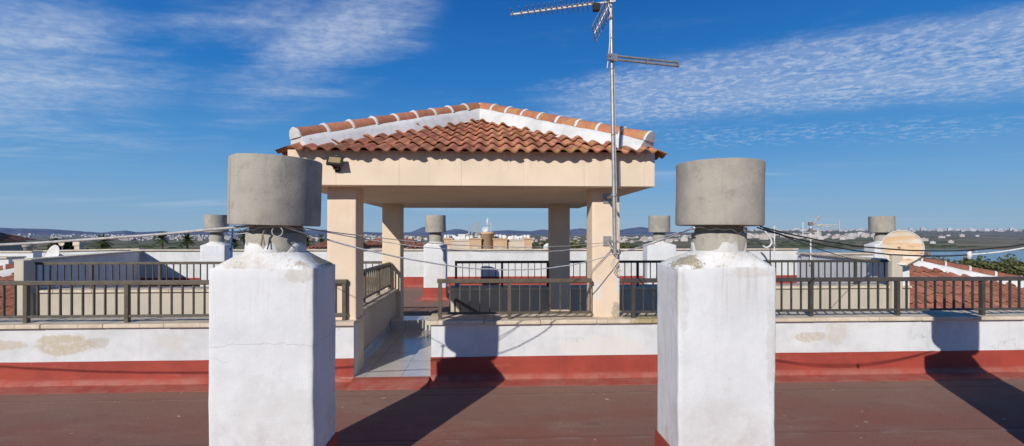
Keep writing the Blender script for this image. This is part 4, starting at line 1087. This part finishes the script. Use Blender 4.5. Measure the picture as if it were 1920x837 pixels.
# ------------------------------------------------------------------ far town: small blocks one by one
def house_mat(name, c1, c2):
    n = N(name, .9, .1); oi = n.new('ShaderNodeObjectInfo')
    c = n.mix(oi.outputs['Random'], c1, c2)
    c = n.mix(1.0, c, n.attr(), 'MULTIPLY')
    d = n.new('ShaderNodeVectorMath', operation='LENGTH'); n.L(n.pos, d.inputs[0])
    c = n.mix(n.ramp(d.outputs['Value'], 1200, 6000, 0, .68), c, (.37,.40,.47))  # distance haze mixed into the wall colour
    return n.done(c)
MHW = house_mat('far_house_wall', (.66,.63,.60), (.52,.42,.35))
def house_mesh(w, d, h, kind):
    m = MB()
    m.box(-w/2, w/2, -d/2, d/2, -8, h)
    if kind == 0:
        m.box(-w*.2, w*.15, -d*.2, d*.2, h, h+2.4); m.box(-w/2-.2, w/2+.2, -d/2-.2, d/2+.2, h-.5, h+.5, .9)
    else:
        e = .5; m.add([(-w/2-e,-d/2-e,h),(w/2+e,-d/2-e,h),(w/2+e,d/2+e,h),(-w/2-e,d/2+e,h),(-w/2,0,h+d*.22),(w/2,0,h+d*.22)],
              [(0,1,5,4),(1,2,5),(2,3,4,5),(3,0,4),(3,2,1,0)], (.75,.38,.26))
    fl = max(1, int(h/3))
    for f in range(fl):
        for k in range(max(2, int(w/4))):
            x = -w/2 + (k+.5)*w/max(2, int(w/4)); z = 1 + f*3
            m.box(x-.7, x+.7, -d/2-.05, -d/2+.1, z, z+1.4, .25)
    return m
protos = []
for i, (w, d, h, k) in enumerate(((14,10,6,0),(22,12,12,0),(12,9,5,1),(30,12,9,0),(16,11,7,1),(45,14,7,0))):
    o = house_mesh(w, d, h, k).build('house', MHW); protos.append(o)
used = [False]*len(protos)
rnd = random.Random(5)
REG = [ # px range, r range, count, label, group, kinds
    (235, 480, 2500, 3300, 42, 'tiny pale house in the far town behind the palms, left of the pavilion', 'far houses behind the palms', (0,1,2,4)),
    (20, 240, 2300, 4200, 16, 'tiny white building scattered on the far plain at the left edge', 'far buildings on the left plain', (0,3,5,2)),
    (560, 800, 2300, 3000, 34, 'tiny pale house in the far town seen through the left bay of the pavilion', 'far houses behind the left columns', (0,1,2,4)),
    (985, 1110, 1700, 3000, 14, 'tiny pale house on the plain seen through the right bay of the pavilion', 'far houses behind the right columns', (0,2,4)),
    (1110, 1290, 2100, 2600, 30, 'tiny sandy house along the far shore beside the right column', 'far houses right of the pavilion', (0,2,4,1)),
    (1400, 1660, 2300, 3000, 62, 'tiny white building in the bright far estate between the right chimneys', 'far white estate', (0,3,5,1)),
    (1400, 1700, 4200, 5200, 42, 'tiny pale house in the hillside town above the white estate', 'far hillside town, centre right', (0,1,4)),
    (1690, 1960, 3900, 5200, 62, 'tiny pale house in the hillside town beyond the lagoon, right of the dish', 'far hillside town, right', (0,1,4,2)),
    (1690, 1960, 1700, 3000, 10, 'tiny white farm building on the green shore beyond the lagoon', 'far shore farm buildings', (0,3,2)),
]
for (p0, p1, r0, r1, cnt, lab, grp, kinds) in REG:
    for i in range(cnt):
        px = rnd.uniform(p0, p1); a = az_of(px); r = rnd.uniform(r0, r1)/math.cos(a-YAW); k = rnd.choice(kinds)
        if used[k]: o = protos[k].copy(); COL.objects.link(o)
        else: o = protos[k]; used[k] = True
        x, y = r*math.sin(a), r*math.cos(a)
        o.location = (x, y, ground_z(x, y)+.5); o.rotation_euler = (0, 0, -a + rnd.uniform(-.6, .6))
        s_ = rnd.uniform(.75, 1.2)*(1.45 if r > 3500 else 1.25); o.scale = (s_, s_, s_*rnd.uniform(.9, 1.3))
        tag(o, lab, 'house', grp)
m = MB(); rnd = random.Random(21)
for (p0, p1, r0, r1, cnt) in ((1380, 1990, 4400, 6000, 620), (1400, 1680, 2500, 3200, 120), (225, 800, 2700, 4200, 330), (1100, 1300, 2500, 3600, 90), (985, 1110, 2400, 4000, 50), (-40, 240, 3500, 5500, 70)):
    for i in range(cnt):
        px = rnd.uniform(p0, p1); a = az_of(px); r = rnd.uniform(r0, r1)/math.cos(a-YAW); x, y = r*math.sin(a), r*math.cos(a)
        if mnoise.noise(Vector((px*.012, r*.0012, 4))) < -.22: continue
        z = ground_z(x, y); w, d_, h = rnd.uniform(8, 26), rnd.uniform(8, 14), rnd.uniform(5, 13)*(1.2 if r > 4000 else .8)
        tn = rnd.uniform(.55, 1.05); col = (tn, tn*rnd.uniform(.86, 1), tn*rnd.uniform(.76, 1))
        m.box(x-w/2, x+w/2, y-d_/2, y+d_/2, z-6, z+h, col); m.box(x-w*.3, x+w*.2, y-d_*.3, y+d_*.3, z+h, z+h+rnd.uniform(1, 3), tuple(v*.8 for v in col))
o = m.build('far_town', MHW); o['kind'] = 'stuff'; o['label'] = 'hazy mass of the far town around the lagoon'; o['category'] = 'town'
# scrub
n = N('far_scrub', 1, 0)
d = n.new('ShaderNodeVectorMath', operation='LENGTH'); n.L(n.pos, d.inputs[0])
MSC = n.done(n.mix(n.ramp(d.outputs['Value'], 1000, 6000, 0, .85), n.mix(n.ramp(n.noise(.02, 5), .4, .62), (.030,.045,.020), (.065,.075,.034)), (.15,.18,.22)))  # far clumps tinted blue-grey, haze painted into their colour
m = MB(); rnd = random.Random(9)
for i in range(2600):
    px = rnd.uniform(-60, 1980); a = az_of(px)
    r = 1440*math.exp(rnd.random()**1.1*1.35) if a > R(6) else 420*math.exp(rnd.random()*2.5)
    r /= max(.5, math.cos(a-YAW))
    q = mnoise.noise(Vector((math.sin(a)*r*.002, math.cos(a)*r*.002, 5)))
    if q < -.12: continue
    x, y = r*math.sin(a), r*math.cos(a); z = ground_z(x, y); w = rnd.uniform(6, 26)*(r/2500)**.5; h = rnd.uniform(2.5, 6.5)
    K = 7; vs = []
    for j in range(K):
        th = 2*math.pi*j/K; vs.append((x + w*math.cos(th)*rnd.uniform(.7,1.2), y + w*.6*math.sin(th), z-1))
    for j in range(K):
        th = 2*math.pi*j/K; vs.append((x + w*.65*math.cos(th)*rnd.uniform(.6,1.2), y + w*.35*math.sin(th), z + h*rnd.uniform(.5,1)))
    vs.append((x, y, z+h))
    m.add(vs, [(j, (j+1)%K, K+(j+1)%K, K+j) for j in range(K)] + [(K+j, K+(j+1)%K, 2*K) for j in range(K)])
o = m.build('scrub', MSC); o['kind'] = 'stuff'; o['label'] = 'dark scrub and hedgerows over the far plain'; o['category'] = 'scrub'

# ------------------------------------------------------------------ neighbouring buildings
def blockhouse(name, label, px0, px1, ptop, peave, Y, wallmat, depth=8, ridge_in=.25, nwin=0, zb=-13):
    """red roofed house standing at distance Y, its hipped roof between the two bearings"""
    a, b = P(px0, peave, Y), P(px1, peave, Y); zt = P(px0, ptop, Y+depth/2).z; ze = a.z
    t = thing(name, label, 'house', ((a.x+b.x)/2, Y+depth/2, zb)); off = Vector(t.location)
    def kid(o): o.matrix_parent_inverse = Matrix.Translation(-off); return o
    w = kid(MB().box(a.x+.4, b.x-.4, Y+.4, Y+depth-.4, zb, ze-.02).build('wall', wallmat, t))
    ri = (b.x-a.x)*ridge_in
    c = [Vector((a.x,Y,ze)), Vector((b.x,Y,ze)), Vector((b.x,Y+depth,ze)), Vector((a.x,Y+depth,ze))]
    r0, r1 = Vector((a.x+ri, Y+depth/2, zt)), Vector((b.x-ri, Y+depth/2, zt))
    m = MB(); m.add(c+[r0, r1], [(0,1,5,4),(1,2,5),(2,3,4,5),(3,0,4),(3,2,1,0)], .8)
    V = (r0+r1)/2 - (c[0]+c[1])/2; vl = V.length; ul = b.x-a.x
    tile_slope(m, c[0]+Vector((0,0,.01)), (1,0,0), V, lambda u, v: ri*v/vl < u < ul - ri*v/vl and v < vl, ul, vl, pitch=.36, expo=.55, amp=.05, seed=int(px0), ns=3)
    kid(m.build('roof', M_ftile, t))
    m = MB().tube([r0, r1], .12, 6).tube([c[0], r0], .12, 6).tube([c[1], r1], .12, 6); kid(m.build('ridge', M_ftile, t))
    for k in range(nwin):
        x = a.x + (b.x-a.x)*(k+.5)/nwin
        f = kid(MB().box(x-.5, x+.5, Y+.36, Y+.42, ze-2.0, ze-.55).build('window', M_offwhite, t))
        MB().box(x-.42, x+.42, Y+.34, Y+.357, ze-1.9, ze-.65).build('pane', M_dark, f)
    return t
M_hgrey = simple('grey_render', (.36,.35,.33), (.30,.29,.27), 1, .9, .1, 20)
blockhouse('red_roof_house', 'low red roofed house peeping over the far wall left of the front pavilion column', 578, 668, 452, 466, 42, M_hgrey, 7, .18)
blockhouse('red_roof_house', 'red roofed house with grey wall and dark windows between the two left columns', 672, 778, 449.5, 461, 46, M_hgrey, 7, .16, 5)
blockhouse('red_roof_house', 'tiled roof of the neighbouring house at the far left edge', -420, -62, 433, 453, 26, M_hgrey, 4, .08, 2)
blockhouse('low_roof_house', 'cream edged low roof just left of the small centre chimney', 764, 800, 459, 466, 38, M_cope, 4, .3)

# peach apartment block with rooftop equipment
def apartment():
    Y = 60; s_ = Y/F
    M_p1 = simple('peach_render', (.62,.41,.25), (.56,.36,.22), .5, .9, .1, 10)
    M_p2 = simple('cream_render', (.66,.55,.42), (.60,.49,.37), .5, .9, .1, 10)
    base = P(915, 467, Y); zb = -13
    t = thing('apartment_block', 'peach apartment block with round tower and white rooftop tanks, seen through the pavilion', 'building', (base.x, Y, zb)); off = Vector(t.location)
    def kid(o): o.matrix_parent_inverse = Matrix.Translation(-off); return o
    def bl(p0, p1, pt, y0, dep, mat, name='wing'):
        a, b = P(p0, pt, Y), P(p1, pt, Y); m = MB().box(a.x, b.x, y0, y0+dep, zb, a.z)
        m.box(a.x-.1, b.x+.1, y0-.1, y0+dep, a.z+.01, a.z+.18); o = kid(m.build(name, mat, t)); return a, b, o
    for (p0, p1, pt, y0, mat) in ((831,846,449.5,Y+1.0,M_p1),(846.2,880,452.5,Y+.5,M_p2),(880.2,902.5,449.5,Y,M_p1),(925,951,450,Y+.2,M_p1),(952.5,984,452,Y+.6,M_p2),(984.2,998,449.5,Y+.3,M_p1)):
        a, b, o = bl(p0, p1, pt, y0, 9, mat)
        n = max(1, int((b.x-a.x)/1.3))
        for k in range(n):
            x = a.x + (b.x-a.x)*(k+.5)/n
            w = kid(MB().box(x-.35, x+.35, y0-.04, y0+.02, a.z-1.35, a.z-.95).build('window', M_p2 if mat is M_p1 else M_p1, o)); w.matrix_parent_inverse = Matrix.Identity(4)
    c = P(914, 467, Y+1.2); zt = P(914, 435, Y).z
    tw = kid(MB().lathe([(.84, zb), (.84, zt-.35), (.92, zt-.33), (.93, zt), (.8, zt), (.001, zt-.02)], (c.x, Y+1.1, 0), 28).build('tower', M_p1, t))
    rr = random.Random(3)
    for p0, p1, pt, n_ in ((830,850,450,5),(846,878,452,7),(880,900,449,4),(927,950,449.5,7),(954,984,451.5,7),(985,997,449,2)):
        for k in range(n_):
            q = P(p0 + (p1-p0)*(k+.5)/n_ + rr.uniform(-1,1), pt, Y); yy = Y + 1.4 + rr.uniform(0, 2.5)
            if rr.random() < .5:
                m = MB().lathe([(.001,0),(.22,0),(.23,.08),(.23,.42),(.12,.5),(.001,.52)], (q.x, yy, q.z+.15), 12); kid(m.build('water_tank', M_offwhite, t))
            else:
                m = MB().lathe([(.001,-.06),(.14,-.04),(.24,.02),(.25,.0),(.001,-.09)], (0,0,0), 14, M=Matrix.Rotation(R(70), 3, 'X') @ Matrix.Rotation(R(rr.uniform(-30,30)), 3, 'Y'))
                m.v = [(v[0]+q.x, v[1]+yy, v[2]+q.z+.35) for v in m.v]; m.tube([(q.x, yy+.1, q.z), (q.x, yy+.1, q.z+.35)], .03, 6)
                kid(m.build('roof_dish', M_offwhite, t))
    a, b = P(856, 439.5, Y), P(870, 450, Y); kid(MB().box(a.x, b.x, Y+3.2, Y+5, b.z-.5, a.z).build('stair_hut', M_offwhite, t))
    a, b = P(872, 444, Y), P(900, 440, Y); m = MB()
    for dz in (0, .25, .5): m.tube([(a.x, Y+2.5, a.z+dz-.2), (b.x, Y+2.5, b.z+dz*.6-.2)], .07, 6)
    kid(m.build('pipe_rack', M_offwhite, t))
    for p0, pt in ((879.5, 421), (885, 422), (894.5, 419), (898, 418)):
        q = P(p0, pt, Y+2); e = P(p0, 438, Y+2)
        kid(MB().box(q.x-.10, q.x+.10, Y+1.9, Y+2.1, e.z-.1, q.z).tube([(q.x, Y+2.15, e.z-1), (q.x, Y+2.15, q.z+.1)], .05, 6).build('panel_antenna', M_galv, t))
    q = P(914.5, 408, Y+1.5); e = P(914.5, 436, Y+1.5); m = MB()
    m.tube([(q.x, Y+1.5, e.z-.3), (q.x, Y+1.5, q.z)], .06, 6)
    for k in range(7): z = e.z + (q.z-e.z)*k/7; m.bar((q.x-.15, Y+1.5, z), (q.x+.15, Y+1.5, z+.12), .05, .05)
    m.box(q.x-.16, q.x+.02, Y+1.4, Y+1.6, q.z-.75, q.z-.3).lathe([(.001,0),(.2,.02),(.22,.1),(.001,.1)], (q.x+.05, Y+1.3, q.z-1.0), 10)
    m.tube([(q.x+.42, Y+1.5, e.z-.3), (q.x+.42, Y+1.5, q.z-.6)], .035, 6)
    kid(m.build('radio_mast', M_offwhite, t))
    q = P(909, 431, Y); m = MB().lathe([(.001,-.08),(.2,-.05),(.33,.02),(.34,0),(.001,-.11)], (0,0,0), 20, M=Matrix.Rotation(R(82), 3, 'X'))
    m.v = [(v[0]+q.x, v[1]+Y+.5, v[2]+q.z) for v in m.v]; kid(m.build('tower_dish', M_offwhite, t))
apartment()
q = P(1026, 463, 15)
t = thing('satellite_dish', 'small white dish just left of the rear right column, on the far wall', 'satellite dish', q)
MB().lathe([(.001,-.03),(.08,-.02),(.13,.01),(.132,0),(.001,-.045)], (0,0,0), 20, M=Matrix.Rotation(R(-30), 3, 'Z') @ Matrix.Rotation(R(55), 3, 'X')).build('reflector', M_offwhite, t)
MB().tube([(0,.03,-.6),(0,.03,0)], .015, 6).tube([(0,-.02,-.05),(.02,-.1,.05),(.06,-.1,.08)], .01, 6).build('mount', M_galv, t)

# ------------------------------------------------------------------ palms and pines
def leaf_mat(name, c1, c2):
    n = N(name, .7, .2); oi = n.new('ShaderNodeObjectInfo')
    c = n.mix(n.ramp(n.noise(1.6, 4), .35, .65), c1, c2); c = n.mix(1.0, c, n.attr(), 'MULTIPLY')
    return n.done(c)
M_palm = leaf_mat('palm_frond', (.075,.095,.030), (.045,.065,.022))
M_pine = leaf_mat('pine_needles', (.135,.135,.055), (.070,.085,.035))
M_bark = simple('bark', (.14,.10,.07), (.09,.065,.045), 3, .95, .5, 20)
def palm(label, px, ptop, Y, cr, seed):
    rnd = random.Random(seed); q = P(px, ptop, Y); zc = q.z - cr*.55; zb = ground_z(q.x, Y)
    t = thing('palm_tree', label, 'palm tree', (q.x, q.y, zb), 'palms beyond the left walls')
    H = zc - zb
    MB().tube([(0,0,-.5),(.1,0,H*.4),(.05,0,H*.8),(0,0,H)], .24, 9, .17).build('trunk', M_bark, t)
    m = MB()
    for k in range(46):
        az = rnd.uniform(0, 2*math.pi); el = rnd.uniform(-.75, 1.35); L_ = cr*rnd.uniform(.8, 1.1)
        pts = []; d = Vector((math.cos(az)*math.cos(el), math.sin(az)*math.cos(el), math.sin(el))); p = Vector((0,0,H))
        for i in range(8):
            pts.append(p.copy()); p += d*L_/7; d = (d + Vector((0,0,-.13))).normalized()
        tone = rnd.uniform(.55, 1.3) * (.6 if el < -.3 else 1)
        for i in range(1, 7):
            dd = (pts[i+1]-pts[i-1]).normalized(); sd = dd.cross(Vector((0,0,1)))
            if sd.length < .05: continue
            sd.normalize()
            for s in (-1, 1):
                for h_ in (0, .5):
                    b0 = pts[i].lerp(pts[i+1], h_); wl = cr*.24*(1-abs(i-3)/5)
                    tip = b0 + sd*s*wl + dd*wl*.8 - Vector((0,0,wl*.35))
                    m.add([b0, b0 + dd*.07*cr, tip], [(0,1,2)], tone)
        m.tube(pts, .03, 4, .008, col=tone)
    m.build('crown', M_palm, t)
for i, (px, pt, Y, cr, lab) in enumerate(((193,444,88,1.75,'palm right of the cream vent pot, crossed by the grey line'), (304,438.5,95,1.75,'taller palm, left of a pair over the far wall'),
        (351,440.5,95,1.8,'fuller palm, right of a pair, left of the small chimney'), (457,434.5,95,1.5,'slim palm between the small chimney and the big left drum neck'),
        (438,448,80,1.15,'low bushy palm just right of the small left chimney'), (575,445,70,1.1,'palm just right of the big left drum chimney neck'), (602,441.5,100,1.1,'small far palm left of the front left column'))):
    palm(lab, px, pt, Y, cr, 40+i)

def tree(label, px, ptop, Y, w, h, seed, name='pine_tree', grp=None, mat=None, dens=1.0, leaf=.22):
    rnd = random.Random(seed); q = P(px, ptop, Y); zb = min(ground_z(q.x, Y), q.z-4)
    t = thing(name, label, 'tree', (q.x, Y, zb), grp); H = q.z - zb
    MB().tube([(0,0,-.5),(.15,.1,H*.35),(.0,0,H*.8)], .28, 8, .12).tube([(.1,.05,H*.45),(w*.3,.1,H*.75)], .12, 6, .05).tube([(.1,.05,H*.4),(-w*.3,-.1,H*.72)], .12, 6, .05).build('trunk', M_bark, t)
    m = MB(); clumps = []
    for k in range(int(26*dens)):
        a = rnd.uniform(0, 2*math.pi); rr = rnd.random()**.5; zz = rnd.uniform(-1, 1)
        c = Vector((math.cos(a)*rr*w*.5*math.sqrt(max(.1, 1-max(0,zz)**2*.75)), math.sin(a)*rr*w*.5, H - h*.5 + zz*h*.44)); clumps.append(c)
    for c in clumps:
        cr = rnd.uniform(.10, .24)*w; tone0 = rnd.uniform(.45, 1.5)
        for k in range(int(120*dens)):
            d = Vector((rnd.gauss(0,1), rnd.gauss(0,1), rnd.gauss(0,.8))).normalized()*cr*rnd.random()**.45
            p = c + d; tone = tone0*rnd.uniform(.7, 1.25)*(.75 + .35*max(-1, d.z/cr))
            s = leaf*rnd.uniform(.5, 1.2); u = Vector((rnd.gauss(0,1), rnd.gauss(0,1), rnd.gauss(0,1))).normalized(); v = u.cross(Vector((rnd.gauss(0,1), rnd.gauss(0,1), rnd.gauss(0,1)))).normalized()
            m.add([p - u*s, p + v*s*.45, p + u*s, p - v*s*.45], [(0,1,2,3)], (tone*1.05, tone, tone*.9))
    m.build('crown', mat or M_pine, t)
G = 'pines beyond the right tile roof'
for i, (px, pt, Y, w, h, lab) in enumerate((
    (1742, 489, 62, 5.0, 4.0, 'low pine at the left end of the grove, just right of the dish'), (1790, 487, 55, 4.6, 4.2, 'pale pine second from the left in the grove beyond the tile roof'),
    (1822, 492, 46, 4.0, 4.0, 'low front pine in the middle of the grove beyond the tile roof'), (1853, 483, 50, 4.6, 4.4, 'tallest round pine in the grove, under the white rope joint'),
    (1885, 490, 42, 3.0, 4.0, 'dark narrow pine right of the tallest pine in the grove'), (1915, 487, 44, 4.2, 4.4, 'bright pine cut by the right edge of the photo'),
    (1975, 486, 48, 5.0, 4.5, 'pine just past the right edge beyond the tile roof'), (1765, 495, 44, 3.6, 3.6, 'low dark pine nearest the mortar hip of the right tile roof'))):
    tree(lab, px, pt, Y, w, h, 70+i, 'pine_tree', G)
for i, (px, pt, Y, w, h, lab) in enumerate((
    (1008, 460, 70, 5.0, 3.0, 'green tree top over the far wall, right of the peach block'), (1082, 457, 75, 3.8, 3.0, 'green tree top between the two right columns'),
    (1180, 462, 80, 5.0, 2.5, 'low green bush over the far wall right of the mast'), (122, 452, 42, 2.0, 2.2, 'dark round tree behind the beige dish at the left'),
    (1100, 459, 82, 3.5, 2.6, 'second green tree top beside the right column, further back'))):
    tree(lab, px, pt, Y, w, h, 90+i, 'green_tree', None, M_pine, .7, .26)
